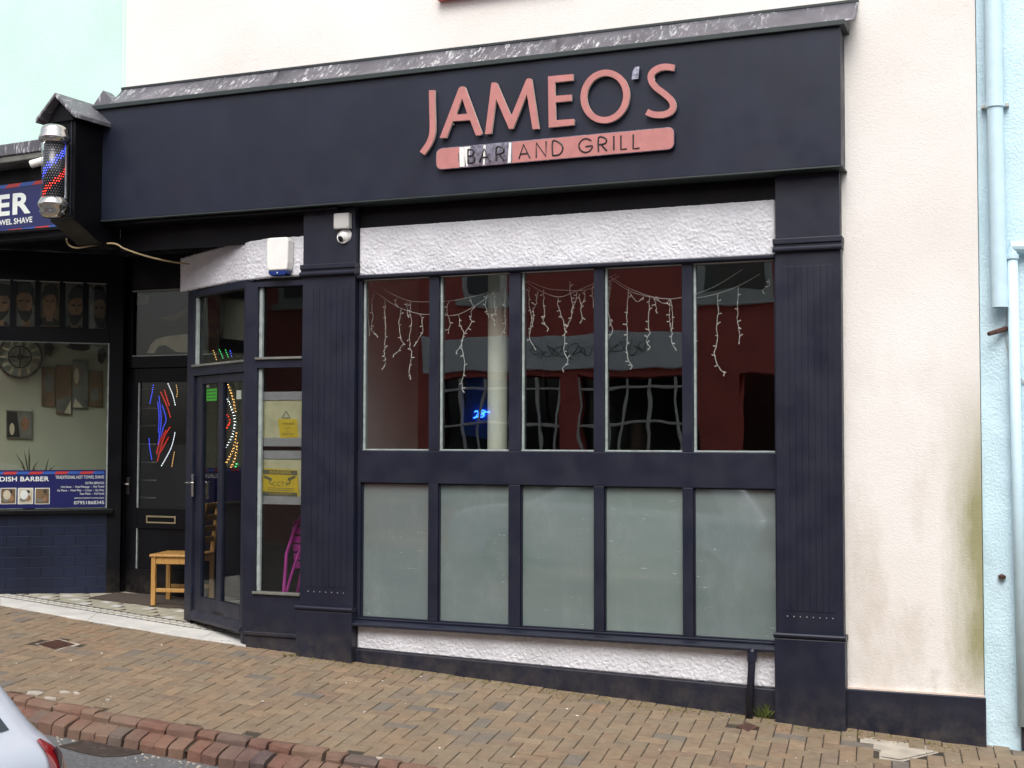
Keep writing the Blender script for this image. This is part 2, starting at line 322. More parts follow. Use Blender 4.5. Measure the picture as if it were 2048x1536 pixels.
def text_mb(fr, s, u, z, h, d, depth=.0015, align='LEFT', bold=0.0, width=None, space=1.0, xs=1.0):
    """lettering of cap height h with its baseline at z"""
    cu = bpy.data.curves.new('t', 'FONT'); cu.body = s; cu.size = 1; cu.offset = bold; cu.space_character = space; cu.extrude = 0
    o = bpy.data.objects.new('t', cu); COL.objects.link(o); dg = bpy.context.evaluated_depsgraph_get()
    me = bpy.data.meshes.new_from_object(o.evaluated_get(dg))
    vx = [v.co.x for v in me.vertices]; x0, x1 = min(vx), max(vx); sy = h/.69; sx = sy*xs if width is None else width/(x1-x0)
    off = {'LEFT': -x0, 'RIGHT': -x1, 'CENTER': -(x0+x1)/2}[align]
    mb = MB(); mb.add([fr.P(u+(v.co.x+off)*sx, d-depth, z+v.co.y*sy) for v in me.vertices], [tuple(p.vertices) for p in me.polygons])
    bpy.data.objects.remove(o); bpy.data.curves.remove(cu); bpy.data.meshes.remove(me); return mb
def ribbon(pts, hw):
    """outline polygon of a stroke of half width hw"""
    L, Rr = [], []
    for i, p in enumerate(pts):
        a = pts[max(i-1, 0)]; b = pts[min(i+1, len(pts)-1)]; dx, dy = b[0]-a[0], b[1]-a[1]; l = math.hypot(dx, dy); nx, ny = -dy/l, dx/l
        L.append((p[0]+nx*hw, p[1]+ny*hw)); Rr.append((p[0]-nx*hw, p[1]-ny*hw))
    return L+Rr[::-1]
def smoothline(p, n=6):
    out = []
    for i in range(len(p)-1):
        a = p[max(i-1, 0)]; b = p[i]; c = p[i+1]; d = p[min(i+2, len(p)-1)]
        for k in range(n):
            t = k/n
            out.append(tuple(.5*((2*b[j])+(-a[j]+c[j])*t+(2*a[j]-5*b[j]+4*c[j]-d[j])*t*t+(-a[j]+3*b[j]-3*c[j]+d[j])*t**3) for j in range(len(b))))
    out.append(tuple(p[-1])); return out

# ================================================================== THE SETTING: ground, road, pavement
KY = -1.96                                         # back of the kerb bricks
def ky(x): return KY+.05*max(0, -x-5.2)
mb = MB(); mb.add([(-600, -600, -1.2), (600, -600, -1.2), (600, 600, -1.2), (-600, 600, -1.2)], [(0, 1, 2, 3)])
struct('ground', mb, 'asphalt')
def rz(x, y):                                      # road surface: falls with the street, slight camber
    t = max(0, min(1, (KY-.2-y)/2.7)); return pz(x, KY)-.145+.05*math.sin(t*math.pi/2)+.010*mnoise.noise(Vector((x*1.3, y*1.3, 0)))
mb = MB(); nx, ny = 90, 34; X0, X1, Y0, Y1 = -16., 8., -7.7, -1.95
mb.v = [(X0+(X1-X0)*i/nx, Y0+(Y1-Y0)*j/ny, rz(X0+(X1-X0)*i/nx, Y0+(Y1-Y0)*j/ny)) for j in range(ny+1) for i in range(nx+1)]
mb.f = [(j*(nx+1)+i, j*(nx+1)+i+1, (j+1)*(nx+1)+i+1, (j+1)*(nx+1)+i) for j in range(ny) for i in range(nx)]
struct('road', mb, 'asphalt', smooth=True)
pvt = bpy.data.objects.new('pavement', None); COL.objects.link(pvt); pvt['kind'] = 'structure'; OFF[pvt.name] = Vector((0, 0, 0))
tag(pvt, 'brown herringbone brick pavement sloping down along the shopfront', kind='structure')
mb = MB(); Q = [(-16, KY-.03), (8, KY-.03), (8, 0), (-16, 0), (8, 3.5), (-16, 3.5)]
mb.add([(x, y, pz(x, y)-.010) for x, y in Q]+[(x, y, pz(x, y)-.3) for x, y in Q[:2]], [(0, 1, 2, 3), (3, 2, 4, 5), (6, 7, 1, 0)])
sb = mb.build('joint_bed', 'sand', pvt); sb['kind'] = 'structure'
def chamfer_box(lx, ly, h, c, jit=0.0):
    a, b = lx/2, ly/2; v = []
    for (x, y, z) in ((a, b, -h), (a, b, -c), (a-c, b-c, 0)):
        for sx, sy in ((-1, -1), (1, -1), (1, 1), (-1, 1)): v.append((sx*x, sy*y, z))
    f = [(8, 9, 10, 11)]
    for l in (0, 1):
        for j in range(4): f.append((l*4+j, l*4+(j+1) % 4, l*4+4+(j+1) % 4, l*4+4+j))
    return v, f
ROT = R(6.0); UB = .105
bv, bf = chamfer_box(.2040, .0990, .03, .0035)
bme = bpy.data.meshes.new('paver'); bme.from_pydata(bv, [], bf); bme.materials.append(M['pave'])
nz0 = PN.normalized(); nx0 = Vector((1, 0, PB)).normalized(); ny0 = nz0.cross(nx0)
slope = Matrix(((nx0.x, ny0.x, nz0.x, 0), (nx0.y, ny0.y, nz0.y, 0), (nx0.z, ny0.z, nz0.z, 0), (0, 0, 0, 1)))
PATCH = [pave(*p) for p in ((1728, 1470), (1858, 1492), (1868, 1503), (1800, 1518), (1762, 1512), (1762, 1500), (1726, 1494))]
def inpoly(x, y, P):
    c = False; n = len(P)
    for i in range(n):
        a, b = P[i], P[i-1]
        if (a.y > y) != (b.y > y) and x < (b.x-a.x)*(y-a.y)/(b.y-a.y)+a.x: c = not c
    return c
COVER = pave(112, 1288); LID = pave(1493, 1453)
def cell(i, j): return Vector((-4+(i*UB)*math.cos(ROT)-(j*UB)*math.sin(ROT), -1+(i*UB)*math.sin(ROT)+(j*UB)*math.cos(ROT), 0))
def front_y(x):                                    # what the paving stops against
    if x > -5.95: return .05
    return .10+.093*(-5.95-x)-.01
br = []
for i in range(-130, 110):
    for j in range(-22, 22):
        m = (i-j) % 4
        if m == 0: c, rot = cell(i+.5, j), 0
        elif m == 3: c, rot = cell(i, j+.5), math.pi/2
        else: continue
        if not (-13 < c.x < 4.5) or c.y < ky(c.x)+(-.02 if rot == 0 else .02) or c.y > front_y(c.x)+.10: continue
        if inpoly(c.x, c.y, PATCH) or (abs(c.x-COVER.x) < .17 and abs(c.y-COVER.y) < .12) or (abs(c.x-LID.x) < .08 and abs(c.y-LID.y) < .07): continue
        v = Vector((c.x, c.y, pz(c.x, c.y)))-CAM; zc = v.dot(CF); px = 1024+FPX*v.dot(CR)/zc; py = 768-FPX*v.dot(CU)/zc
        br.append((zc if (-30 < px < 2078 and py < 1556) else zc+100, c.x, c.y, rot))
br.sort(); rest = MB(); rnd = []
for k, (zc, x, y, rot) in enumerate(br):
    T = Matrix.Translation((x, y, pz(x, y)+random.uniform(-.0025, .002))) @ slope @ Matrix.Rotation(ROT+rot+random.uniform(-.012, .012), 4, 'Z') @ Matrix.Rotation(random.uniform(-.008, .008), 4, 'X')
    if k < 300:
        o = bpy.data.objects.new('paver', bme); COL.objects.link(o); o.parent = pvt; o.matrix_local = T
    else:
        rest.add([T @ Vector(v) for v in bv], bf); rnd += [random.random()]*len(bf)
ro = rest.build('paver_field', 'pave_rest', pvt); ro['kind'] = 'stuff'
at_ = ro.data.attributes.new('rnd', 'FLOAT', 'FACE'); at_.data.foreach_set('value', rnd)
# concrete patch in the paving
mb = MB(); n = len(PATCH); mb.add([(p.x, p.y, pz(p.x, p.y)-.002) for p in PATCH], [tuple(range(n))[::-1]])
cpx = sum((p for p in PATCH), Vector())/n; k0 = len(mb.v)
mb.add([(cpx.x+(p.x-cpx.x)*1.12, cpx.y+(p.y-cpx.y)*1.2, pz(cpx.x+(p.x-cpx.x)*1.12, cpx.y+(p.y-cpx.y)*1.2)-.0075) for p in PATCH], [tuple(range(n))[::-1]]); mb.build('concrete_patch', 'concrete', pvt)
# kerb: a row of bullnosed red bricks above a row laid sloping to the gutter
krb = bpy.data.objects.new('kerb', None); COL.objects.link(krb); OFF[krb.name] = Vector((0, 0, 0)); tag(krb, 'worn red brick kerb in two stepped rows along the gutter', kind='structure')
def kerb_brick(pr, L, row):
    """profile pr in (y,z) extruded along x by L, chamfered ends"""
    n = len(pr); cy = sum(p[0] for p in pr)/n; cz = sum(p[1] for p in pr)/n; v = []
    for x, s in ((-L/2, .94), (-L/2+.008, 1), (L/2-.008, 1), (L/2, .94)):
        for y, z in pr: v.append((x, cy+(y-cy)*s, cz+(z-cz)*s))
    f = [tuple(range(n))[::-1], tuple(range(3*n, 4*n))]
    for l in range(3):
        for j in range(n): f.append((l*n+j, l*n+(j+1) % n, (l+1)*n+(j+1) % n, (l+1)*n+j))
    v = [(x+random.uniform(-.003, .003), y+random.uniform(-.005, .005), z+random.uniform(-.005, .005)) for x, y, z in v]
    me = bpy.data.meshes.new('kerb_brick'); me.from_pydata(v, [], [q[::-1] for q in f]); me.materials.append(M['kerb']); return me
random.seed(5)
for row in (0, 1):
    ms = []
    for q in range(7):
        r = lambda: random.uniform(-.006, .006)
        if row == 0: pr = [(.0, -.07), (.0, .0), (-.06+r(), .004+r()*.4), (-.085+r(), -.006), (-.10+r()*.6, -.028+r()), (-.10, -.075)]
        else: pr = [(-.085, -.075), (-.088, -.045+r()*.5), (-.13, -.052+r()*.5), (-.20+r(), -.075), (-.222+r(), -.092+r()), (-.226+r(), -.17), (-.085, -.17)]
        ms.append((q, pr))
    x = -13.0; meshes = {}
    while x < 5:
        L = random.choice((.105, .11, .115)) if row else random.choice((.115, .13, .15, .22))
        q, pr = random.choice(ms); key = (q, L)
        if key not in meshes: meshes[key] = kerb_brick(pr, L-.008, row)
        xc = x+L/2
        if True:
            o = bpy.data.objects.new('kerb_brick', meshes[key]); COL.objects.link(o); o.parent = krb
            o.location = (xc, ky(xc)+random.uniform(-.01, .01), pz(xc, ky(xc))+random.uniform(.003, .011)); o.rotation_euler = (random.uniform(-.04, .04), -math.atan(PB)+random.uniform(-.02, .02), random.uniform(-.03, .03))
        x += L+(.004 if random.random() < .9 else .018)
mb = MB()
for i in range(120):
    x = -13+i*.15
    mb.add([(x, ky(x)+.0, pz(x, ky(x))-.012), (x+.15, ky(x+.15), pz(x+.15, ky(x+.15))-.012), (x+.15, ky(x+.15)-.20, pz(x+.15, KY)-.095), (x, ky(x)-.20, pz(x, KY)-.095)], [(3, 2, 1, 0)])
mb.build('mortar_bed', 'sand', krb)
# mortar smears on the kerb at the left
random.seed(11)
for (px, py, s) in ((68, 1388, .075), (130, 1386, .05), (100, 1398, .045), (152, 1388, .03), (760, 1519, .03), (215, 1402, .02)):
    p = pave(px, py); mb = MB(); k = 9
    pts = [(p.x+s*random.uniform(.6, 1.1)*math.cos(2*math.pi*i/k), p.y+.7*s*random.uniform(.6, 1.1)*math.sin(2*math.pi*i/k)) for i in range(k)]
    mb.add([(x, y, pz(x, y)+.010) for x, y in pts]+[(p.x, p.y, p.z+.017)]+[(x, y, pz(x, y)-.02) for x, y in pts], [(i, (i+1) % k, k) for i in range(k)]+[(k+1+i, k+1+(i+1) % k, (i+1) % k, i) for i in range(k)])
    mb.build('mortar_lump', 'concrete', krb)

# ================================================================== BAR BUILDING
bar = thing('bar_building', 'cream rendered bar building with dark navy shopfront, fascia and pilasters', 'building', (-4.0, .2, pz(-4, .2)))
FD, PDT, RCD, WD, GD = -.12, 0.0, .055, .05, .105        # front planes: fascia, pilaster, roughcast, window frame, glass
uL, _ = F.loc(246, 100, .10); uR, _ = F.loc(1959, 700, .10)
fasz0 = F.loc(1680, 330, FD)[1]; fasz1 = F.loc(1675, 53, FD)[1]; fasL = F.loc(192, 440, FD)[0]; fasR = F.loc(1681, 200, FD)[0]
prL = F.loc(1551, 700)[0]; prR = F.loc(1683, 700)[0]; plL = F.loc(604, 700)[0]; plR = F.loc(709, 700)[0]
def gz(x): return pz(x, 0)
mb = MB(); mb.fbox(F, uL, uR, fasz0-.12, 8.2, .10, .45); mb.fbox(F, prL+.1, uR, -.6, fasz0-.12, .10, .45); mb.build('wall', 'render', bar)
# the dark plinth at the foot of the wall, its top edge following the street
u0, z0 = F.loc(1690, 1377, .075); u1, z1 = F.loc(1962, 1395, .075)
mb = MB(); mb.prism(F, [(prR+.002, -.6), (uR+.012, -.6), (uR+.012, z1), (prR+.002, z0)], .075, .099); mb.build('plinth', 'dark', bar, .008)
mb = MB(); mb.prism(F, [(prR+.002, z0), (uR+.006, z1), (uR+.006, z1+.012), (prR+.002, z0+.012)], .080, .099); mb.build('render_stop', 'edge', bar)
# fascia box, soffit, cap and lead
mb = MB(); mb.fbox(F, fasL, fasR, fasz0, fasz1, FD, .098); mb.build('fascia', 'fascia', bar, .004)
mb = MB(); mb.fbox(F, fasL-.01, fasR+.012, fasz0-.014, fasz0-.001, FD-.008, .097); mb.build('fascia_drip', 'capp', bar, .003)
mb = MB(); mb.fbox(F, fasL-.04, fasR+.035, fasz1+.001, fasz1+.038, FD-.03, .098); mb.build('fascia_cap', 'capp', bar, .004)
lz = F.loc(1690, 2, .02)[1]
cuts = [uL+.0, F.loc(547, 150, .0)[0], F.loc(1110, 90, 0)[0], fasR+.10]
random.seed(3)
for a, b in zip(cuts[:-1], cuts[1:]):              # lead sheets dressed down from the wall on to the cap
    mb = MB(); n = 26; rows = 5; g = []
    for j in range(rows+1):
        for i in range(n+1):
            t = i/n; s = j/rows; x = a+.002+(b-a-.004)*t; z = lz+.012+(fasz1+.040-lz-.012)*s+.006*mnoise.noise(Vector((x*2, s*2, 1)))*(1 if s < 1 else 0)
            y = .094+(FD+.02-.094)*s**1.3+.016*mnoise.noise(Vector((x*3.1, s*2.3, 7)))*(1 if 0 < j < rows else .3); g.append((x, y, z))
    mb.add(g, [(j*(n+1)+i, (j+1)*(n+1)+i, (j+1)*(n+1)+i+1, j*(n+1)+i+1) for j in range(rows) for i in range(n)])
    o = mb.build('lead_sheet', 'lead', bar, smooth=True); s = o.modifiers.new('s', 'SOLIDIFY'); s.thickness = .006; s.offset = 0
mb = MB(); mb.fbox(F, uL, fasR+.10, lz+.008, lz+.026, .082, .0985); mb.build('flashing_chase', 'capp', bar)
# beam behind and below the fascia, soffit over the lobby
rct = F.loc(708, 456, RCD)[1]
mb = MB(); mb.fbox(F, plL-.0, prR-.02, rct-.004, fasz0-.016, .062, .099); mb.build('lintel_board', 'black', bar)
mb = MB(); mb.fbox(F, -9.9, -5.0, fasz0-.04, fasz0-.017, FD+.04, 2.4); mb.build('soffit', 'black', bar)
# pilasters
def pilaster(ua, ub, pxb0, pxb1, n):
    zc0 = F.loc(1548, 503)[1]; zc1 = F.loc(1548, 484)[1]; zb = F.loc(1620, 1270)[1]
    mb = MB(); mb.fbox(F, ua, ub, zb, zc0, 0, .098)
    p = mb.build('pilaster', 'dark', bar, .004)
    w_ = (ub-ua); m0 = ua+w_*.11; k = n; st = w_*.78/k
    z0_, z1_ = zb+.155, zc0-.11
    for i in range(k):                             # raised flat reeds between fine grooves
        mb = MB(); mb.fbox(F, m0+i*st+.002, m0+(i+1)*st-.002, z0_, z1_+.0, -.0035, .001); mb.build('reed', 'dark', p, .0015)
    mb = MB(); mb.fbox(F, ua+.004, ub-.004, zc1, fasz0-.018, -.002, .097); mb.build('neck', 'dark', p, .003)
    mb = MB(); mb.fbox(F, ua-.012, ub+.012, zc1-.022, zc1+.018, -.028, .097); mb.build('capital', 'dark', p, .005)
    mb = MB(); mb.fbox(F, ua-.008, ub+.008, zc0, zc1-.023, -.016, .097); mb.tube([F.P(ua-.012, -.018, zc0+.008), F.P(ub+.012, -.018, zc0+.008)], .019, 10); mb.build('capital_bead', 'dark', p)
    mb = MB(); mb.fbox(F, ua-.014, ub+.010, gz(ua)-.4, zb-.028, -.032, .097); mb.build('pedestal', 'dark', p, .006)
    mb = MB(); mb.fbox(F, ua-.018, ub+.016, zb-.027, zb+.004, -.030, .097); mb.tube([F.P(ua-.02, -.03, zb-.006), F.P(ub+.018, -.03, zb-.006)], .016, 10); mb.build('pedestal_moulding', 'dark', p)
    for i in range(k): mb = MB(); mb.lathe(F.P(m0+(i+.5)*st, -.003, zb+.115), [(.003, 0), (.003, .006), (.001, .007)], 6); mb.build('nail_head', 'greyp', p)
    return p
tag(pilaster(plL, plR, 0, 0, 7), 'dark navy pilaster beside the bar door'); tag(pilaster(prL, prR, 0, 0, 8), 'dark navy pilaster against the cream wall')
# roughcast panels: displaced grids
def roughcast(fr, outline_top, outline_bot, d, seed, parent=bar, dens=.006, name='roughcast_panel', amp=.0105, thick=.03):
    """outline_top / outline_bot: lists of (u,z,extra depth), same length"""
    mb = MB(); L = [math.hypot(outline_top[i+1][0]-outline_top[i][0], outline_top[i+1][2]-outline_top[i][2]) for i in range(len(outline_top)-1)]; tot = sum(L)
    nx_ = max(4, int(tot/dens)); h = max(abs(outline_top[i][1]-outline_bot[i][1]) for i in range(len(L)+1)); nz_ = max(4, int(h/dens)); g = []
    def ev(o, s):
        k = 0; q = s*tot
        while k < len(L)-1 and q > L[k]: q -= L[k]; k += 1
        t = min(1, q/L[k]); return tuple(o[k][m]+(o[k+1][m]-o[k][m])*t for m in range(3))
    for j in range(nz_+1):
        for i in range(nx_+1):
            a = ev(outline_top, i/nx_); b = ev(outline_bot, i/nx_); t = j/nz_
            u, z, e = (a[m]+(b[m]-a[m])*t for m in range(3)); q = Vector((u*1.0, z, seed))
            hh = mnoise.noise(q*42)*.5+mnoise.noise(q*95+Vector((3, 1, 0)))*.55+mnoise.noise(q*9)*.35; hh = max(hh, -.25)
            if j in (0, nz_): z += .006*mnoise.noise(Vector((u*22, j, seed)))
            ed = min(i, nx_-i, j, nz_-j); ed = min(1, ed/2.0)
            g.append(fr.P(u, d+e-amp*hh*ed+(.012*(1-ed)), z))
    mb.add(g, [(j*(nx_+1)+i, (j+1)*(nx_+1)+i, (j+1)*(nx_+1)+i+1, j*(nx_+1)+i+1) for j in range(nz_) for i in range(nx_)])
    k = len(mb.v); W1 = nx_+1
    return mb.build(name, 'rough', parent, smooth=True)
rt = F.loc(1545, 398, RCD)[1]; rb = F.loc(1549, 511, RCD)[1]
roughcast(F, [(plR+.004, rct, 0), (prL-.006, rt, 0)], [(plR+.004, rb, 0), (prL-.006, rb, 0)], RCD, 1.0)
mb = MB(); mb.fbox(F, plR+.002, prL-.002, rb-.03, rt+.02, RCD+.018, .098); mb.build('panel_backing', 'render', bar)
# stall riser under the window
sz0 = F.loc(706, 1296, RCD)[1]; sz1 = F.loc(1540, 1377, RCD)[1]; stop = wb_s = F.loc(1100, 1258, WD)[1]-.075
roughcast(F, [(plR+.01, stop+.02, 0), (prL-.012, stop+.02, 0)], [(plR+.01, sz0, 0), (prL-.012, sz1, 0)], RCD, 5.0)
mb = MB(); mb.fbox(F, plR+.0, prL-.0, -.6, stop+.03, RCD+.018, .098); mb.build('riser_backing', 'render', bar)
mb = MB(); mb.prism(F, [(plR-.0, -.5), (prL+.0, -.5), (prL+.0, sz1), (plR-.0, sz0)], RCD-.022, RCD+.017); mb.build('skirting', 'dark', bar, .008)
# ---- shop window
wt = F.loc(1549, 519, WD)[1]; wm1 = F.loc(1100, 903, WD)[1]; wm0 = F.loc(1100, 971, WD)[1]; wb = F.loc(1100, 1258, WD)[1]
wl, wr = plR+.004, prL-.004
pan = [(722, 857), (876, 1017), (1040, 1187), (1207, 1364), (1385, 1549)]
PX = [(F.loc(a, 800, WD)[0], F.loc(b, 800, WD)[0]) for a, b in pan]
mb = MB(); mb.fbox(F, wl, wr, wt, rb-.004, .035, .14); mb.fbox(F, wl, wr, wm0+.0, wm1, WD, .14); mb.fbox(F, wl, wr, wb-.016, wb, WD, .14)
win = mb.build('shop_window', 'dark', bar, .004)
mb = MB(); mb.fbox(F, wl-.002, wr+.002, rb-.022, rb+.004, .012, .034); mb.build('head_moulding', 'dark', win, .006)
edges = [wl]+[v for p in PX for v in p]+[wr]
for i in range(0, 12, 2):
    for (za, zb_) in ((wm1, wt), (wb, wm0)):
        mb = MB(); mb.fbox(F, edges[i], edges[i+1], za+.0005, zb_-.0005, WD+.0015, .14); mb.build('mullion', 'dark', win, .004)
mb = MB(); zs = wb-.017
mb = MB(); sv = [(-.022, zs-.040), (.098, zs-.040), (.098, zs-.001), (.046, zs-.001), (-.022, zs-.018)]
for u in (plR+.0, prL-.0): mb.v += [(u, y, z) for y, z in sv]
mb.f = [(4, 3, 2, 1, 0), (5, 6, 7, 8, 9)]+[((i+1) % 5, i, i+5, (i+1) % 5+5)[::-1] for i in range(5)]
mb.build('sill', 'dark', win, .006)
for (a, b) in PX:
    mb = MB(); mb.fbox(F, a+.001, b-.001, wm1+.001, wt-.001, GD, GD+.006); mb.build('pane', 'glass', win)
    mb = MB(); mb.fbox(F, a+.001, b-.001, wb+.001, wm0-.001, GD-.012, GD-.006); mb.build('frosted_pane', 'frost', win)
    mb = MB(); mb.fbox(F, a+.002, a+.018, wm1+.012, wt-.002, GD-.022, GD-.001); mb.fbox(F, a+.002, b-.002, wm1+.001, wm1+.012, GD-.03, GD-.001); mb.build('glazing_bead', 'bead', win, .002)
    mb = MB(); mb.fbox(F, a+.001, a+.010, wb+.012, wm0-.002, GD-.03, GD-.0125); mb.fbox(F, a+.001, b-.001, wb+.001, wb+.010, GD-.03, GD-.0125); mb.fbox(F, a+.001, b-.001, wm0-.010, wm0-.001, GD-.03, GD-.0125); mb.build('frosted_bead', 'dark', win, .002)
# upper sash window, only its sill reaches the picture
s0, sz = F.loc(876, 2, .06); s1, _ = F.loc(1003, 2, .06)
mb = MB(); mb.fbox(F, s0, s1+.6, sz+.002, sz+.07, .03, .099); upw = mb.build('upper_window', 'redwall', bar, .004)
mb = MB(); mb.fbox(F, s0+.05, s1+.55, sz+.071, sz+1.3, .085, .0995); mb.build('sash_frame', 'whitep', upw)
mb = MB(); mb.fbox(F, s0+.12, s1+.48, sz+.14, sz+1.23, .080, .0845); mb.build('pane', 'glass', upw)
# ---- bar front section left of the pilaster (notice window) and splayed door
zt = F.loc(560, 572, WD)[1]; ztr1 = F.loc(560, 716, WD)[1]; ztr0 = F.loc(560, 735, WD)[1]; znb = F.loc(550, 1187, WD)[1]
nl, nr = F.loc(512, 900, WD)[0], F.loc(603, 900, WD)[0]; cl = SPL.p.x
mb = MB(); mb.fbox(F, cl+.0, nl, -.3, rb-.005, WD, .12); mb.fbox(F, nl, plL-.002, zt, rb-.005, WD, .12); mb.fbox(F, nl, plL-.002, ztr0, ztr1, WD, .12); mb.fbox(F, nl, plL-.002, -.3, znb, WD, .12); mb.fbox(F, nr, plL-.002, znb, ztr0, WD, .12); mb.fbox(F, nr, plL-.002, ztr1, zt, WD, .12)
nwin = mb.build('side_window', 'dark', bar)
mb = MB(); mb.fbox(F, nl+.001, nr-.001, znb+.001, ztr0-.001, GD, GD+.006); mb.build('pane', 'glass2', nwin)
mb = MB(); mb.fbox(F, nl+.001, nr-.001, ztr1+.001, zt-.001, GD, GD+.006); mb.build('pane', 'glass2', nwin)
for za, zb_ in ((znb, ztr0), (ztr1, zt)):
    mb = MB(); mb.fbox(F, nl+.001, nl+.030, za+.01, zb_-.001, GD-.03, GD-.001); mb.build('glazing_bead', 'bead', nwin, .003)
    mb = MB(); mb.fbox(F, nl-.012, nr+.004, za-.010, za+.009, WD-.02, GD-.002); mb.build('window_ledge', 'greyp2', nwin, .003)
mb = MB(); mb.fbox(F, cl+.02, plL-.014, F.loc(540, 1268, .03)[1]-.02, F.loc(540, 1268, .03)[1]+.012, .02, .049); mb.build('base_rail', 'dark', nwin, .006)
mb = MB(); mb.fbox(F, cl+.01, plL-.014, -.5, F.loc(540, 1268, .03)[1]-.021, .035, .049); mb.build('base_board', 'dark', nwin, .004)
# splayed part
sl_u, _ = SPL.loc(372, 900); sr_u = 0.0
zh = F.loc(489, 559, .05)[1]; zgt = SPL.loc(440, 585)[1]; zgb = SPL.loc(490, 722)[1]; zdt = SPL.loc(490, 742)[1]; zdb = SPL.loc(478, 1262)[1]
pl_, pr_ = SPL.loc(386, 800)[0], SPL.loc(486, 800)[0]
mb = MB(); P0 = sl_u
mb.fbox(SPL, P0, pl_, -.25, zh, 0, .09); mb.fbox(SPL, pl_, pr_, zgt, zh, 0, .09); mb.fbox(SPL, pl_, pr_, zdt-.004, zgb, 0, .09); mb.fbox(SPL, pr_, -.004, -.25, zh, 0, .09)
dfr = mb.build('door_frame', 'dark', bar, .004)
mb = MB(); mb.fbox(SPL, pl_+.001, pr_-.001, zgb+.001, zgt-.001, .04, .046); mb.build('pane', 'glass2', dfr)
mb = MB(); mb.fbox(SPL, pl_+.001, pl_+.04, zgb+.012, zgt-.001, .015, .039); mb.build('glazing_bead', 'bead', dfr, .003)
mb = MB(); mb.fbox(SPL, pl_-.01, pr_+.004, zgb-.008, zgb+.011, -.018, .038); mb.build('window_ledge', 'greyp2', dfr, .003)
# door leaf
dl, dr = pl_+.004, pr_-.004; gl0, gl1, gr0, gr1 = [SPL.loc(x, 900, .03)[0] for x in (404, 436, 445, 484)]
gt_, gb_ = SPL.loc(445, 765, .03)[1], SPL.loc(430, 1200, .03)[1]; zb0 = zdb-.02
gr1 = min(gr1, dr-.02)
mb = MB(); D0, D1 = .025, .07
mb.fbox(SPL, dl, gl0, zb0, zdt-.008, D0, D1); mb.fbox(SPL, gl1, gr0, gb_, gt_, D0+.002, D1); mb.fbox(SPL, gr1, dr, zb0, zdt-.008, D0, D1); mb.fbox(SPL, gl0, gr1, gt_, zdt-.008, D0, D1); mb.fbox(SPL, gl0, gr1, zb0, gb_, D0, D1)
door = mb.build('door', 'dark', bar, .003)
for a, b in ((gl0, gl1), (gr0, gr1)):
    mb = MB(); mb.fbox(SPL, a+.001, b-.001, gb_+.001, gt_-.001, .045, .051); mb.build('pane', 'glass2', door)
u_, z_ = SPL.loc(430, 1258, 0.0)
wp = [(0, 0), (.05, -.055), (.05, -.085), (0, -.06)]; mb = MB()
for u in (dl-.03, dr+.03): mb.v += [tuple(SPL.P(u, .024-a, zb0+.10+b)) for a, b in wp]
mb.f = [(0, 1, 2, 3), (7, 6, 5, 4)]+[(i, i+4, (i+1) % 4+4, (i+1) % 4) for i in range(4)]; mb.build('weatherboard', 'dark', door, .004)
u_, z_ = SPL.loc(435, 1232, .02)
mb = MB(); mb.fbox(SPL, u_-.10, u_+.10, z_-.03, z_+.03, .0235, .026); mb.build('letter_flap', 'black', door, .003)
def handle(fr, px, py, d, parent, s=1.0, mat='chrome', flip=1):
    u, z = fr.loc(px, py, d)
    mb = MB(); mb.fbox(fr, u-.018*s, u+.018*s, z-.11*s, z+.07*s, d-.008, d-.0005)
    mb.tube([fr.P(u, d-.008, z), fr.P(u, d-.045, z)], .010*s, 8); mb.tube([fr.P(u-.02*flip*s, d-.045, z), fr.P(u+.04*flip*s, d-.048, z), fr.P(u+.10*flip*s, d-.046, z-.004)], [.011*s, .010*s, .008*s], 8)
    return mb.build('handle', mat, parent, .002)
handle(SPL, 386, 966, 0.0, door, 1.1, flip=-.6)
# green card and small sticker stuck inside the door glass
def card(fr, px0, py0, px1, py1, d, name, label, cat, mat, tk=.003):
    u0, z1 = fr.loc(px0, py0, d); u1, z0 = fr.loc(px1, py1, d); mb = MB(); mb.fbox(fr, u0, u1, z0, z1, d, d+tk); o = mb.build(name, mat); return tag(o, label, cat) if label else o
g = card(SPL, 413, 778, 433, 801, .052, 'green_card', 'bright green card stuck inside the bar door glass', 'card', 'green')
u0, z1 = SPL.loc(413, 778, .0495); u1, z0 = SPL.loc(433, 801, .0495); mb = MB()
for k in range(3): mb.fbox(SPL, u0+.012, u1-.012, z1-.03-k*.028, z1-.022-k*.028, .0505, .0515)
mb.build('print_lines', 'ink', g)
card(SPL, 413, 770, 418, 775, .052, 'white_sticker', 'tiny white sticker above the green card in the door glass', 'sticker', 'white')
card(SPL, 473, 781, 482, 798, .052, 'hang_tag', 'small white tag high in the right pane of the bar door', 'tag', 'white')
# roughcast over the front section, bending round on to the splay
zrt = F.loc(605, 472, .05)[1]
def corner_pts(z_a, z_b):
    return [(-6.98, z_b, .635), (-6.55, z_b+(z_a-z_b)*.35, .40), (-6.15, z_b+(z_a-z_b)*.7, .195), (-5.92, z_a-.01, .085), (-5.72, z_a, .052), (plL-.002, z_a, .05)]
roughcast(F, corner_pts(zrt, zrt-.02), corner_pts(zh+.004, zh+.004), 0, 9.0)
mb = MB(); mb.fbox(F, -5.85, plL-.004, zh+.008, zrt-.02, .085, .11); mb.fbox(SPL, sl_u, -.06, zh+.001, zrt-.05, .055, .09); mb.build('corner_backing', 'render', bar)
mb = MB(); mb.fbox(F, -7.2, plL-.004, zrt-.03, fasz0-.018, .098, .12); mb.build('corner_lintel', 'black', bar)
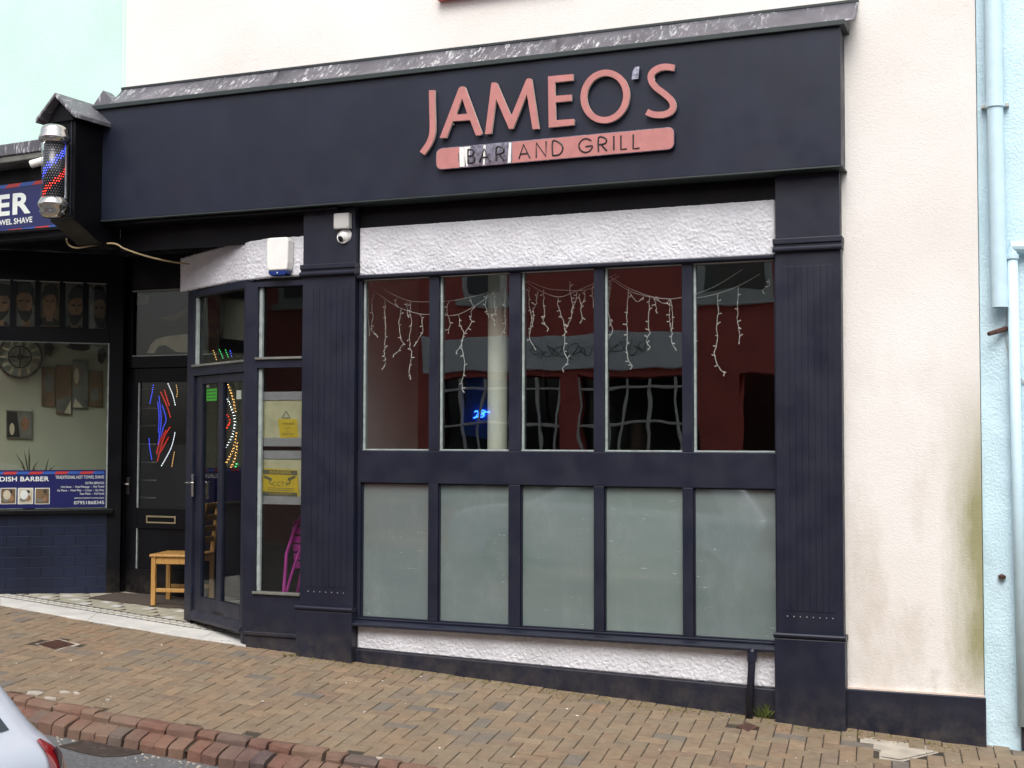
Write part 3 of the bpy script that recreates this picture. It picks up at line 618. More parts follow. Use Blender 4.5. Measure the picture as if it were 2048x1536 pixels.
# ---- interior of the bar, seen through the glass
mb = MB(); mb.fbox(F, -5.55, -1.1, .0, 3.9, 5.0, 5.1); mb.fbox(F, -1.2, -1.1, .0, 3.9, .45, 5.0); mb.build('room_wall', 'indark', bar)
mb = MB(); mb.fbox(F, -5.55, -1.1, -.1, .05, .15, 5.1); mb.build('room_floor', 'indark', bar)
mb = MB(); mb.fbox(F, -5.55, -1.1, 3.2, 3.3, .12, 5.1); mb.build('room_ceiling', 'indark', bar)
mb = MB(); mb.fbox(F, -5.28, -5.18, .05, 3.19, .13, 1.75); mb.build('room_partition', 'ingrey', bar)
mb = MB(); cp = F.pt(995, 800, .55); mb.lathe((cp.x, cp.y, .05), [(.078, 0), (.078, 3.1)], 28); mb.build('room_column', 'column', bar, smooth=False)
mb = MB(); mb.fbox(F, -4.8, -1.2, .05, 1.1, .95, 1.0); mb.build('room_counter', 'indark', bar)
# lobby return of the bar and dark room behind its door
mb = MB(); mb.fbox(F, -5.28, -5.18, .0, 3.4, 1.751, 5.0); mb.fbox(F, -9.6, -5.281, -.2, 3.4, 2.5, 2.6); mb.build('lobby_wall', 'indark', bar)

# ================================================================== SIGN
LD = FD-.040
sign = thing('shop_sign', 'raised pink lettering JAMEO\'S BAR AND GRILL on the dark fascia', 'sign', F.P(-3.3, FD, 3.8))
def zl(pts, d): return [F.loc(820+x/3.531, 100+y/3.531, d) for x, y in pts]
def ell(cx, cy, rx, ry, n=48, sk=-.05): return [(cx+rx*math.cos(q)+0*sk, cy+ry*math.sin(q)+sk*rx*math.cos(q)*1.0) for q in (2*math.pi*i/n for i in range(n))]
letters = dict(
    J=[ribbon(smoothline([(155, 284), (157, 430), (160, 530), (157, 590), (143, 640), (120, 682), (86, 730)], 4), 20.5)],
    A=[[(360, 258), (382, 258), (392, 268), (510, 590), (500, 602), (465, 603), (425, 495), (302, 503), (258, 620), (210, 622), (345, 270)], [(368, 340), (405, 450), (325, 457)]],
    M=[[(580, 230), (608, 230), (618, 242), (715, 468), (820, 212), (832, 200), (855, 202), (862, 220), (912, 556), (866, 560), (826, 310), (728, 555), (700, 558), (608, 345), (575, 590), (530, 594), (575, 240)]],
    E=[[(975, 187), (1152, 170), (1152, 215), (1024, 228), (1024, 325), (1140, 315), (1140, 358), (1027, 370), (1029, 496), (1155, 487), (1161, 495), (1158, 530), (980, 548)]],
    O=[ell(1378, 328, 174, 189), ell(1378, 328, 128, 145)],
    ap=[[(1588, 122), (1620, 115), (1612, 203), (1565, 208), (1572, 150)]],
    S=[ribbon(smoothline([(1866, 126), (1800, 119), (1742, 135), (1704, 172), (1705, 218), (1735, 262), (1795, 308), (1842, 352), (1858, 398), (1840, 435), (1795, 455), (1740, 458), (1700, 450), (1672, 436)], 5), 22.5)])
for k, polys in letters.items():
    ps = [zl(p, LD) for p in polys]
    nm = 'apostrophe' if k == 'ap' else 'letter'
    o = curve_mesh(ps, F, LD, .020).build(nm, 'edge' if k != 'ap' else 'silver', sign)
    if k != 'ap':
        def shrink(p, s):
            cx = sum(q[0] for q in p)/len(p); cy = sum(q[1] for q in p)/len(p); return p
        curve_mesh(ps, F, LD-.0025, .0015).build('letter_face', 'pink', o)
    else: o['label'] = 'bare silver apostrophe that has lost its pink film'
mb = MB()
for k, (x, y) in enumerate(((155, 320), (158, 560), (300, 520), (440, 520), (590, 400), (850, 350), (1000, 220), (1000, 520), (1230, 330), (1530, 330), (1720, 200), (1840, 400), (1590, 165), (300, 770), (1700, 640))):
    u, z = zl([(x, y)], LD)[0]; mb.tube([F.P(u, LD+.018, z), F.P(u, FD-.001, z)], .008, 8)
mb.build('standoff', 'steel', sign)
def rrect(tl, tr, br_, bl, r, n=6):
    out = []; C = [tl, tr, br_, bl]
    for i in range(4):
        p, a, b = Vector(C[i]), Vector(C[i-1]), Vector(C[(i+1) % 4]); s = p+(a-p).normalized()*r; e = p+(b-p).normalized()*r
        for k in range(n+1):
            t = k/n; q = s*(1-t)**2+p*2*t*(1-t)+e*t*t; out.append((q.x, q.y))
    return out
tl, tr, br2, bl = (184, 696), (1866, 541), (1866, 700), (184, 848)
def lerp(a, b, t): return (a[0]+(b[0]-a[0])*t, a[1]+(b[1]-a[1])*t)
plq = curve_mesh([zl(rrect(tl, tr, br2, bl, 50), LD)], F, LD, .022).build('plaque', 'silver', sign)
tx = lambda x: (x-184)/1682.
def fpart(xa, xb, rl, rr):
    ins = 4; T = lambda x: lerp(tl, tr, tx(x)); B = lambda x: lerp(bl, br2, tx(x))
    if rl: pts = rrect((T(xa)[0]+ins, T(xa)[1]+ins), (xb, T(xb)[1]+ins), (xb, B(xb)[1]-ins), (xa+ins, B(xa)[1]-ins), 46); pts = [p for p in pts]
    else: pts = rrect((xa, T(xa)[1]+ins), (xb-ins, T(xb)[1]+ins), (xb-ins, B(xb)[1]-ins), (xa, B(xa)[1]-ins), 46)
    # square off the torn side
    torn = xb if rl else xa
    pts2 = [p for p in pts if abs(p[0]-torn) > 46]
    ys = [(torn+random.uniform(-5, 5), lerp(T(torn), B(torn), t)[1]+(ins if t == 0 else -ins if t == 1 else 0)) for t in (0, .2, .4, .6, .8, 1)]
    if rl: k = max(range(len(pts2)), key=lambda i: (pts2[i][0]-pts2[i][1]*.001)); 
    cx = sum(p[0] for p in pts2)/len(pts2); cy = sum(p[1] for p in pts2)/len(pts2)
    allp = pts2+ys; mx = (xa+xb)/2; my = lerp(T(mx), B(mx), .5)[1]
    allp.sort(key=lambda p: math.atan2((p[1]-my)*6, p[0]-mx)); return allp
random.seed(2)
curve_mesh([zl(fpart(184, 345, True, False), LD-.002)], F, LD-.003, .002).build('film', 'pink', plq)
curve_mesh([zl(fpart(722, 1866, False, True), LD-.002)], F, LD-.003, .002).build('film', 'pink', plq)
random.seed(4)
for (xa, xb, xc, xd) in ((348, 380, 396, 352), (383, 428, 410, 388), (520, 536, 528, 516), (700, 716, 712, 690)):
    pts = [(xa, lerp(tl, tr, tx(xa))[1]+7), (xb, lerp(tl, tr, tx(xb))[1]+7), (xc, lerp(bl, br2, tx(xc))[1]-7), (xd, lerp(bl, br2, tx(xd))[1]-7)]
    curve_mesh([zl(pts, LD)], F, LD-.0022, .0012).build('film_residue', 'white', plq)
strokes = dict(B=[[(410, 703), (410, 800)], [(410, 703), (440, 706), (448, 725), (435, 746), (410, 750)], [(410, 750), (445, 752), (455, 772), (445, 795), (410, 800)]], A=[[(490, 795), (525, 697), (565, 785)], [(503, 760), (550, 755)]],
    R=[[(610, 785), (610, 690), (645, 687), (662, 700), (655, 725), (610, 738)], [(630, 735), (662, 780)]], A2=[[(770, 768), (803, 667), (848, 762)], [(783, 735), (835, 730)]], N=[[(892, 758), (893, 655), (960, 750), (962, 645)]],
    D=[[(1008, 745), (1008, 645), (1050, 650), (1078, 680), (1075, 715), (1050, 740), (1008, 745)]], G=[[(1280, 640), (1245, 625), (1210, 640), (1193, 675), (1205, 708), (1240, 723), (1272, 710), (1288, 678), (1240, 682)]],
    R2=[[(1332, 718), (1332, 620), (1370, 617), (1388, 635), (1378, 660), (1332, 668)], [(1350, 668), (1390, 712)]], I=[[(1440, 607), (1440, 705)]], L=[[(1490, 603), (1490, 702), (1532, 697)]], L2=[[(1577, 597), (1577, 697), (1620, 692)]])
for k, ss in strokes.items():
    mb = MB()
    for s in ss:
        q = s if len(s) < 5 and k not in 'G' else smoothline(s, 3)
        if k in ('A', 'N', 'A2', 'I', 'L', 'L2'): q = s
        mb.tube([F.P(u, LD-.0035, z) for u, z in zl(q, LD-.003)], .0062, 6)
    mb.build('letter', 'ink', plq)

# ================================================================== small fittings on the bar front
al = thing('alarm_box', 'white burglar alarm box with blue base on the roughcast', 'alarm box', F.pt(557, 515, .02))
u0, z1 = F.loc(536, 477, -.02); u1, z0 = F.loc(579, 540, -.02)
mb = MB(); mb.prism(F, [(u0+.012, z0), (u1-.012, z0), (u1-.003, z0+.06), (u1, z1-.03), (u1-.015, z1), (u0+.015, z1), (u0, z1-.03), (u0+.003, z0+.06)], -.045, .048); mb.build('cover', 'white', al, .012, seg=3)
mb = MB(); zb2 = F.loc(556, 551, -.02)[1]; mb.prism(F, [(u0+.014, z0-.001), (u0+.022, zb2+.008), (u0+.04, zb2), (u1-.04, zb2), (u1-.022, zb2+.008), (u1-.014, z0-.001)], -.038, .046); mb.build('strobe', 'bluepl', al, .006)
mb = MB(); mb.disc(F.P((u0+u1)/2, -.0393, z0-.018), (0, -1, 0), .006); mb.build('led', 'white', al)
cc = thing('cctv_camera', 'white dome camera under a grey junction box on the left pilaster', 'camera', F.pt(682, 485, 0))
u0, z1 = F.loc(667, 427, -.06); u1, z0 = F.loc(697, 456, -.06)
mb = MB(); mb.fbox(F, u0, u1, z0, z1, -.06, -.0035); jb = mb.build('junction_box', 'greyp', cc, .006)
mb = MB()
for a in (u0+.012, u1-.012):
    for b in (z0+.012, z1-.012): mb.disc(F.P(a, -.0605, b), (0, -1, 0), .005, 8)
mb.build('screws', 'steel', jb)
c0 = F.pt(682, 473, -.05); mb = MB()
for i in range(9):
    pass
mb.lathe((0, 0, 0), [(.062, -.062), (.064, -.035), (.058, -.01), (.048, .012), (.030, .03), (.008, .038)], 24)
Tq = Matrix.Translation(c0+Vector((0, .045, 0))) @ Vector((-.28, -.85, -.45)).to_track_quat('Z', 'Y').to_matrix().to_4x4(); mb.v = [tuple(Tq @ Vector(v)) for v in mb.v]
mb.build('dome', 'white', cc, smooth=True)
mb = MB(); mb.lathe((0, 0, 0), [(.022, .03), (.024, .042), (.018, .045)], 16); mb.v = [tuple(Tq @ Vector(v)) for v in mb.v]; mb.build('lens', 'ink', cc)
mb = MB(); mb.tube([F.P(u0+.06, -.0037, z0-.06), F.P(u0+.06, -.022, z0-.06)], .052, 20); mb.build('base', 'white', cc, .004)
# notices in the side window
def notice(px0, py0, px1, py1, label, body):
    u0, z1 = F.loc(px0, py0, .12); u1, z0 = F.loc(px1, py1, .12); t = thing('notice_holder', label, 'notice', F.P((u0+u1)/2, .13, z0)); mb = MB(); mb.fbox(F, u0, u1, z0, z1, .125, .130); mb.build('sleeve', 'paper', t)
    h = z1-z0; mb = MB(); mb.fbox(F, u0, u1, z0, z0+h*.155, .119, .1245); mb.build('lower_strip', 'acrylic', t, .002)
    mb = MB(); mb.fbox(F, u0, u1, z1-h*.155, z1, .119, .1245); mb.build('upper_strip', 'acrylic', t, .002)
    body(t, u0, u1, z0, z1); return t
def card1(t, u0, u1, z0, z1):
    a, b = F.loc(537, 821, .12), F.loc(601, 875, .12); mb = MB(); mb.prism(F, [(a[0], a[1]), (u1-.002, a[1]+.012), (u1-.002, b[1]), (a[0]+.03, b[1])], .122, .1248); pb = mb.build('card', 'paper', t)
    p = [F.loc(x, y, .12) for x, y in ((556, 838), (594, 838), (596, 875), (560, 876))]; mb = MB(); mb.prism(F, p, .1195, .1219); y = mb.build('yellow_notice', 'yellow', t)
    p = [F.loc(x, y_, .12) for x, y_ in ((572, 822), (580, 836), (564, 836))]; mb = MB()
    for i in range(3): a_, b_ = p[i], p[(i+1) % 3]; mb.tube([F.P(a_[0], .1212, a_[1]), F.P(b_[0], .1212, b_[1])], .003, 5)
    mb.build('warning_triangle', 'olive', t)
    for s, py, h in (('WARNING', 848, .016), ('CCTV', 857, .014), ('IN', 863, .010), ('OPERATION', 869, .014)):
        u, z = F.loc(576, py, .119); text_mb(F, s, u, z-.005, h, .119, .001, 'CENTER').build('lettering', 'olive', y)
def card2(t, u0, u1, z0, z1):
    p = [F.loc(x, y, .12) for x, y in ((523, 936), (595, 940), (598, 994), (526, 990))]; mb = MB(); mb.prism(F, p, .1195, .1215); y = mb.build('yellow_notice', 'yellow', t)
    for (y0, y1) in ((939, 948), (983, 991)):
        p = [F.loc(x, y_, .119) for x, y_ in ((526, y0), (594, y0+2.5), (594.5, y1+2.5), (526.5, y1))]; mb = MB(); mb.prism(F, p, .1184, .1192); mb.build('band', 'olive', y)
    u, z = F.loc(560, 948, .118); text_mb(F, 'WARNING', u, z+.001, .026, .118, .0008, 'CENTER', .01, space=1.15).build('lettering', 'yellow', y)
    u, z = F.loc(561, 971, .118); text_mb(F, 'CCTV', u, z-.004, .035, .1185, .0008, 'CENTER', space=1.2).build('lettering', 'olive', y)
    u, z = F.loc(561, 990, .118); text_mb(F, '24 HOUR SURVEILLANCE', u, z+.003, .013, .118, .0008, 'CENTER').build('lettering', 'yellow', y)
    for k, py in enumerate((976, 980)):
        mb = MB(); a_, b_ = F.loc(534, py-1, .118), F.loc(588, py+1, .118); mb.prism(F, [(a_[0], a_[1]), (b_[0], b_[1]), (b_[0], b_[1]-.004), (a_[0], a_[1]-.004)], .1184, .1192); mb.build('text_line', 'olive', y)
    for s, x in ((1, 536), (-1, 583)):
        u, z = F.loc(x, 960, .118); mb = MB(); mb.prism(F, [(u-.035, z+.004+.012*s), (u+.035, z+.004-.012*s), (u+.035, z+.026-.012*s), (u-.035, z+.026+.012*s)], .1182, .119); mb.tube([F.P(u+.01*s, .1188, z), F.P(u+.02*s, .1188, z-.03), F.P(u+.045*s, .1188, z-.03)], .004, 5); mb.build('camera_symbol', 'olive', y)
notice(519, 784, 603, 893, 'upper grey sleeve with small yellow notice in side window', card1)
notice(517, 901, 603, 1010, 'lower grey sleeve with yellow CCTV warning in side window', card2)
# magenta folding chair inside the side window
mc = thing('folding_chair', 'magenta slatted folding chair behind the side window', 'chair', F.pt(590, 1190, .45))
def ip(px, py, d): return F.pt(px, py, d)
mb = MB(); mb.tube([ip(567, 1190, .30), ip(573, 1108, .34), ip(590, 1056, .38), ip(604, 1030, .40)], .014, 8); mb.build('front_leg', 'magenta', mc)
mb = MB(); mb.tube([ip(571, 1190, .32), ip(592, 1120, .36), ip(604, 1090, .4)], .012, 8); mb.build('rear_leg', 'magenta', mc)
mb = MB(); mb.tube([ip(594, 1190, .5), ip(603, 1140, .5)], .012, 8); mb.build('far_leg', 'magenta', mc)
mb = MB(); mb.tube([ip(588, 1046, .37), ip(608, 1043, .42)], .016, 8); mb.build('top_bar', 'magenta', mc)
for k, py in enumerate((1060, 1078, 1095, 1113, 1130)):
    a = ip(586, py, .42); mb = MB(); mb.fbox(F, a.x, a.x+.28, a.z-.03, a.z+.026, .40+.01*k, .415+.01*k); mb.build('slat', 'magenta', mc, .003)
# dark downpipe at the right end of the stall riser
wp_ = thing('waste_pipe', 'short dark waste pipe running down the stall riser to the pavement', 'pipe', F.P(F.loc(1503, 1440, 0)[0], 0, gz(-1.78)))
a = F.pt(1505, 1302, .0); b = F.pt(1499, 1440, -.0)
mb = MB(); mb.tube([a+Vector((0, .04, .012)), a+Vector((0, -.008, .005)), a+Vector((0, -.018, -.03)), b+Vector((0, -.018, -.02))], .026, 12); mb.build('pipe', 'dark', wp_, smooth=True)
mb = MB(); mb.tube([a+Vector((0, -.016, .0)), a+Vector((0, -.018, -.065))], .033, 12); mb.build('elbow', 'dark', wp_, smooth=False)

# ================================================================== icicle light strings in the shop window
def icicle(label, wires, drops, scale, ox, oy, dd=.24):
    def C(p): return F.pt(ox+p[0]/scale, oy+p[1]/scale, dd)
    q0 = C(wires[0][0]); t = thing('icicle_lights', label, 'string lights', q0, 'icicle light strings in the bar window')
    random.seed(int(abs(q0.x)*1000)); 
    for wr_ in wires: mb = MB(); mb.tube([C(p) for p in smoothline(wr_, 4)], .0022, 5); mb.build('wire', 'wire', t)
    for dp in drops:
        mb = MB(); pts = [C(p) for p in smoothline(dp, 4)]
        pts = [p+Vector((random.uniform(-.004, .004), random.uniform(-.01, .01), 0)) for p in pts]; mb.tube(pts, .0026, 5)
        for i in range(2, len(pts)-1, 3):
            s = random.choice((-1, 1)); p = pts[i]; mb.tube([p, p+Vector((s*random.uniform(.014, .026), random.uniform(-.012, .012), random.uniform(-.014, .02)))], [.0028, .0042], 5)
        mb.tube([pts[-1], pts[-1]+Vector((random.uniform(-.02, .02), 0, -.022))], [.0028, .0042], 5)
        mb.build('drop', 'wire', t)
icicle('icicle string across the leftmost and second panes', [[(110, 330), (190, 372), (330, 465), (480, 515), (550, 520), (640, 528), (755, 520), (880, 455), (960, 400), (1100, 300)], [(240, 345), (310, 385), (420, 425), (540, 432), (700, 425), (830, 400), (950, 370), (1100, 305)]],
    [[(120, 380), (130, 460), (125, 520), (137, 650)], [(172, 375), (150, 440), (160, 510), (150, 620), (178, 660)], [(247, 420), (240, 520), (252, 620), (243, 700), (240, 800), (250, 840), (235, 887)], [(355, 480), (345, 570), (352, 680), (365, 740), (305, 800)], [(425, 425), (422, 500), (428, 600), (415, 720), (430, 800), (415, 880), (418, 955)],
     [(490, 515), (508, 580), (505, 650), (462, 722)], [(400, 430), (398, 480), (402, 525)], [(330, 400), (312, 440), (318, 450)], [(688, 430), (680, 510), (700, 575), (690, 635)], [(760, 525), (770, 590), (795, 650), (780, 720), (740, 778)], [(835, 405), (858, 460), (840, 540), (850, 580), (795, 660), (782, 740), (798, 830), (795, 920), (780, 1000), (787, 1045)],
     [(960, 370), (945, 440), (958, 500), (968, 525)], [(1003, 370), (1010, 450), (1012, 520), (990, 530), (1008, 582)], [(1082, 330), (1083, 440), (1080, 530), (1085, 595), (1053, 675)], [(640, 590), (632, 700), (632, 760)]], 3.491, 700, 480)
icicle('icicle string sagging across the middle pane', [[(1200, 270), (1310, 345), (1450, 398), (1560, 365), (1710, 300), (1860, 240)], [(1240, 285), (1380, 340), (1500, 350), (1640, 350), (1780, 300), (1880, 250)]],
    [[(1252, 330), (1250, 400), (1258, 490), (1268, 560), (1250, 640)], [(1310, 360), (1300, 440), (1278, 495), (1282, 570), (1255, 670), (1285, 748)], [(1350, 345), (1352, 430), (1362, 530), (1350, 560), (1383, 618)], [(1452, 400), (1455, 470), (1480, 540), (1500, 620), (1498, 700), (1495, 780), (1520, 840), (1482, 902)], [(1535, 290), (1540, 380), (1555, 480), (1538, 560), (1500, 625)],
     [(1585, 365), (1578, 420), (1550, 490)], [(1640, 350), (1635, 420), (1610, 470), (1620, 560)], [(1700, 300), (1690, 370), (1700, 450)], [(1600, 380), (1608, 440)]], 3.491, 700, 480)
icicle('icicle string across the two right-hand panes', [[(205, 240), (255, 232), (355, 292), (490, 345), (615, 362), (690, 352), (760, 358), (905, 330), (1035, 282), (1165, 210)], [(255, 240), (380, 320), (560, 360), (700, 350), (880, 290), (1060, 180)]],
    [[(240, 250), (232, 360), (238, 450), (245, 500), (262, 560), (215, 632)], [(252, 250), (240, 340), (228, 420), (252, 510)], [(358, 300), (352, 420), (350, 520), (352, 600), (350, 680), (360, 745), (387, 777)], [(487, 345), (486, 410), (480, 500), (490, 570), (468, 620), (495, 658)], [(615, 365), (610, 440), (612, 500), (625, 560), (622, 620), (640, 660)], [(622, 370), (625, 450), (628, 540)],
     [(365, 320), (410, 378), (455, 350)], [(500, 345), (525, 385), (530, 432)], [(520, 360), (580, 392), (612, 365)], [(765, 365), (757, 440), (760, 540), (765, 635)], [(905, 335), (910, 430), (902, 520), (905, 610), (888, 690), (905, 770), (945, 817)], [(1033, 290), (1030, 400), (1028, 500), (1040, 550), (1038, 620)], [(1215, 240), (1222, 275), (1180, 312)]], 3.071, 1140, 480)

# ================================================================== BARBER SHOP
bsh = thing('barber_shop', 'mint painted barber shop with black recessed lobby and navy sign board', 'building', BF.P(-1.5, .4, pz(-8.8, .4)))
mb = MB(); ue = (uL-BF.p.x)/math.cos(BF.a); cz_ = BF.loc(0, 300, -.1)[1]
mb.fbox(BF, -6, ue+.02, cz_-.05, 8.0, .11, .5); mb.build('wall', 'mint', bsh)
# cornice with grey capping, dark underside
zA, zB, zC = BF.loc(60, 279, -.2)[1], BF.loc(60, 303, -.2)[1], BF.loc(60, 316, -.2)[1]
ucl = BF.loc(150, 300, -.05)[0]
mb = MB(); mb.fbox(BF, -6, ucl, zB, zA, -.18, .108); mb.build('cornice', 'lead', bsh, .008)
mb = MB(); mb.fbox(BF, -6, ucl, zC, zB-.001, -.165, .108); mb.build('cornice_moulding', 'greyp2', bsh, .008)
zs0, zs1 = BF.loc(60, 462, 0)[1], BF.loc(60, 365, 0)[1]
mb = MB(); mb.fbox(BF, -6, ucl, zs1+.001, zC-.002, .06, .108); mb.build('frieze', 'black', bsh)
mb = MB(); us1 = BF.loc(118, 450, .0)[0]
mb.fbox(BF, -6, us1+.02, zs0, zs1, .0, .06); sgn = mb.build('sign_board', 'navy', bsh, .003)
mb = MB(); mb.fbox(BF, -6, ucl-.0, zs0-.075, zs0-.001, -.05, .108); mb.build('sign_ledge', 'dark', bsh, .01)
u, z = BF.loc(62, 424, 0); zt_ = BF.loc(50, 386, 0)[1]
text_mb(BF, 'KURDISH BARBER', u, z, zt_-z, 0, .004, 'RIGHT', .035, space=1.12, xs=1.42).build('lettering', 'text', sgn)
u, z = BF.loc(65, 444, 0); text_mb(BF, 'TRADITIONAL HOT TOWEL SHAVE', u, z, .048, 0, .003, 'RIGHT', .02, xs=1.13).build('lettering', 'text', sgn)
def stripes(fr, uA, uB, z0, z1, d, per, par, phase=0.0, lean=.05):
    k = 0; u = uB-phase
    while u > uA:
        mb = MB(); a, b = max(u-per, uA), min(u, uB); mb.prism(fr, [(a, z0), (b, z0), (min(b+lean, uB), z1), (min(a+lean, uB), z1)], d-.003, d-.0005); mb.build('stripe', 'vblue' if k % 2 == 0 else 'vred', par); u -= per; k += 1
stripes(BF, -2.0, us1, BF.loc(40, 470, 0)[1], BF.loc(40, 457, 0)[1], 0, .17, sgn, lean=.06)
stripes(BF, -2.0, us1, BF.loc(40, 373, 0)[1], BF.loc(40, 366, 0)[1], 0, .17, sgn, lean=.05)
# console bracket with a little gabled lead roof
CON = Frame(F.loc(150, 300, -.42)[0], -.42, -6)
cw = CON.loc(103, 300)[0]; cz1 = CON.loc(128, 232)[1]; cz0 = CON.loc(128, 440)[1]
mb = MB(); prf = [(0, cz0), (0, cz1), (.52, cz1), (.52, cz0-.18), (.30, cz0-.16), (.12, cz0-.06)]
for uu in (cw, .0): mb.v += [tuple(CON.P(uu, d_, z_)) for d_, z_ in prf]
mb.f = [tuple(range(6)), tuple(range(11, 5, -1))]+[((i+1) % 6, i, i+6, (i+1) % 6+6) for i in range(6)]
bm_ = mb.build('console_bracket', 'black', bsh, .006)
mb = MB()
for (a, b, c, d_) in ((cw+.03, -.03, cz1-.06, cz1-.045), (cw+.03, -.03, cz0+.03, cz0+.045), (cw+.03, cw+.045, cz0+.045, cz1-.06), (-.045, -.03, cz0+.045, cz1-.06)): mb.fbox(CON, a, b, c, d_, -.008, .001)
mb.build('panel_moulding', 'dark', bm_, .002)
um = cw/2; ov = .085; zap = CON.loc(127, 186, -.05)[1]; zev = CON.loc(127, 233, -.05)[1]
for s in (-1, 1):                                   # two lead-covered roof slopes
    ue_ = um+s*(abs(cw)/2+ov); mb = MB(); th = .035
    q = [(um, zap), (ue_, zev), (ue_, zev-th), (um, zap-th)]
    for d_ in (-.10, .50): mb.v += [tuple(CON.P(a, d_, b)) for a, b in q]
    mb.f = [(0, 1, 2, 3), (7, 6, 5, 4)]+[(i, i+4, (i+1) % 4+4, (i+1) % 4) for i in range(4)]
    mb.build('gable_slope', 'lead', bm_, .006)
mb = MB(); mb.prism(CON, [(um, zap-.036), (um-abs(cw)/2-.01, zev-.03), (um+abs(cw)/2+.01, zev-.03)], -.03, .49); mb.build('gable_face', 'black', bm_)
ap_, la, ra = F.loc(209, 181, .0), F.loc(187, 208, .0), F.loc(243, 215, .0)
mb = MB(); mb.prism(F, [ap_, (la[0], la[1]-.03), (ra[0], ra[1]-.01)], -.02, .099); mb.build('lead_gablet', 'lead', bm_, .004)
# barber pole
pc = CON.pt(108, 345, -.20)
def zat(py): return CON.loc(108, py, -.20)[1]
pole = thing('barber_pole', 'chrome barber pole with lit blue and red LED stripes on the corner bracket', 'barber pole', (pc.x, pc.y, zat(437)))
zc_ = [zat(v) for v in (250, 268, 276, 286, 398, 408, 414, 425, 437)]
mb = MB(); mb.lathe((pc.x, pc.y, 0), [(.015, zc_[0]), (.05, zc_[0]-.002), (.078, zc_[0]-.008), (.097, zc_[0]-.02), (.107, zc_[0]-.036), (.111, zc_[0]-.055), (.111, zc_[1]-.001), (.125, zc_[2]), (.125, zc_[2]-.012), (.105, zc_[3]), (.098, zc_[3]-.004)][::-1], 32); mb.build('top_cap', 'chrome', pole, smooth=True)
mb = MB(); mb.lathe((pc.x, pc.y, 0), [(.098, zc_[4]+.004), (.105, zc_[4]), (.122, zc_[5]), (.122, zc_[6]), (.108, zc_[6]-.004), (.106, zc_[7]), (.085, zc_[8]+.01), (.03, zc_[8])][::-1], 32); mb.build('bottom_cap', 'chrome', pole, smooth=True)
mb = MB(); mb.lathe((pc.x, pc.y, 0), [(.084, zc_[4]), (.084, zc_[3])], 32); mb.build('core', 'ink', pole, smooth=True)
mb = MB(); mb.lathe((pc.x, pc.y, 0), [(.098, zc_[4]), (.098, zc_[3])], 32); mb.build('glass_sleeve', mat_glass('pole_sleeve', 1.4, (.95, .95, .97), .0), pole, smooth=True)
cols = {k: MB() for k in ('l_white', 'l_blue', 'l_red', 'ledoff')}; H_ = zc_[3]-zc_[4]
for r_ in range(22):
    for c_ in range(26):
        q = 2*math.pi*(c_+.5*(r_ % 2))/26; t = 1-(r_+.5)/22; zz_ = zc_[4]+H_*t
        dq = (q-R(-46.8)+math.pi) % (2*math.pi)-math.pi; sv_ = t-.55*dq/math.pi
        mk = 'l_blue' if abs(sv_-.655) < .075 else 'l_red' if abs(sv_-.275) < .065 else 'l_white' if (sv_ > 1.16 or sv_ < -.19) else 'ledoff'
        n_ = Vector((math.cos(q), math.sin(q), 0)); cols[mk].disc(Vector((pc.x, pc.y, zz_))+n_*.0865, n_, (.0050 if mk != 'ledoff' else .0038), 7)
for k, m_ in cols.items():
    o = m_.build('led_stripe', k, pole); o['label'] = {'l_white': 'lit white LEDs', 'l_blue': 'lit blue LED stripe', 'l_red': 'lit red LED stripe', 'ledoff': 'unlit LEDs'}[k]
mb = MB(); b0 = CON.P(cw*.35, 0, 0)
for zz_ in (zc_[2]-.02, zc_[6]+.01): mb.tube([(pc.x, pc.y, zz_), (b0.x, b0.y, zz_)], .018, 8)
mb.build('wall_arm', 'brass', pole)
mb = MB(); mb.fbox(CON, cw*.22, cw*.42, zc_[7]+.01, zc_[1]-.03, -.035, -.0005); mb.build('back_plate', 'steel', pole, .004)
# small bullet camera behind the pole
bc = BF.pt(75, 325, -.26); cam2 = thing('bullet_camera', 'white bullet camera under the barber cornice beside the pole', 'camera', bc)
d_ = Vector((-.85, -.35, -.28)).normalized(); mb = MB(); mb.tube([bc+d_*.06, bc-d_*.13], .034, 14); mb.build('housing', 'white', cam2, .004)
mb = MB(); mb.tube([bc+d_*.066, bc+d_*.061], .028, 14); mb.build('lens', 'ink', cam2)
mb = MB(); mb.tube([bc-d_*.10, bc-d_*.10+Vector((.0, .12, .03)), bc+Vector((.08, .40, .02))], .014, 8); mb.build('bracket', 'white', cam2)
# cable slung under the soffit
cp_ = [CON.pt(133, 478, .25), F.pt(138, 490, -.1), F.pt(155, 496, -.08), F.pt(190, 490, -.06), F.pt(228, 487, -.04), F.pt(250, 498, 0), F.pt(295, 513, .1), F.pt(340, 523, .25), F.pt(378, 528, .45)]
mb = MB(); mb.tube(smoothline([tuple(p) for p in cp_], 5), .0075, 6); tag(mb.build('cable', 'cable'), 'thin tan cable drooping under the lobby soffit', 'cable')
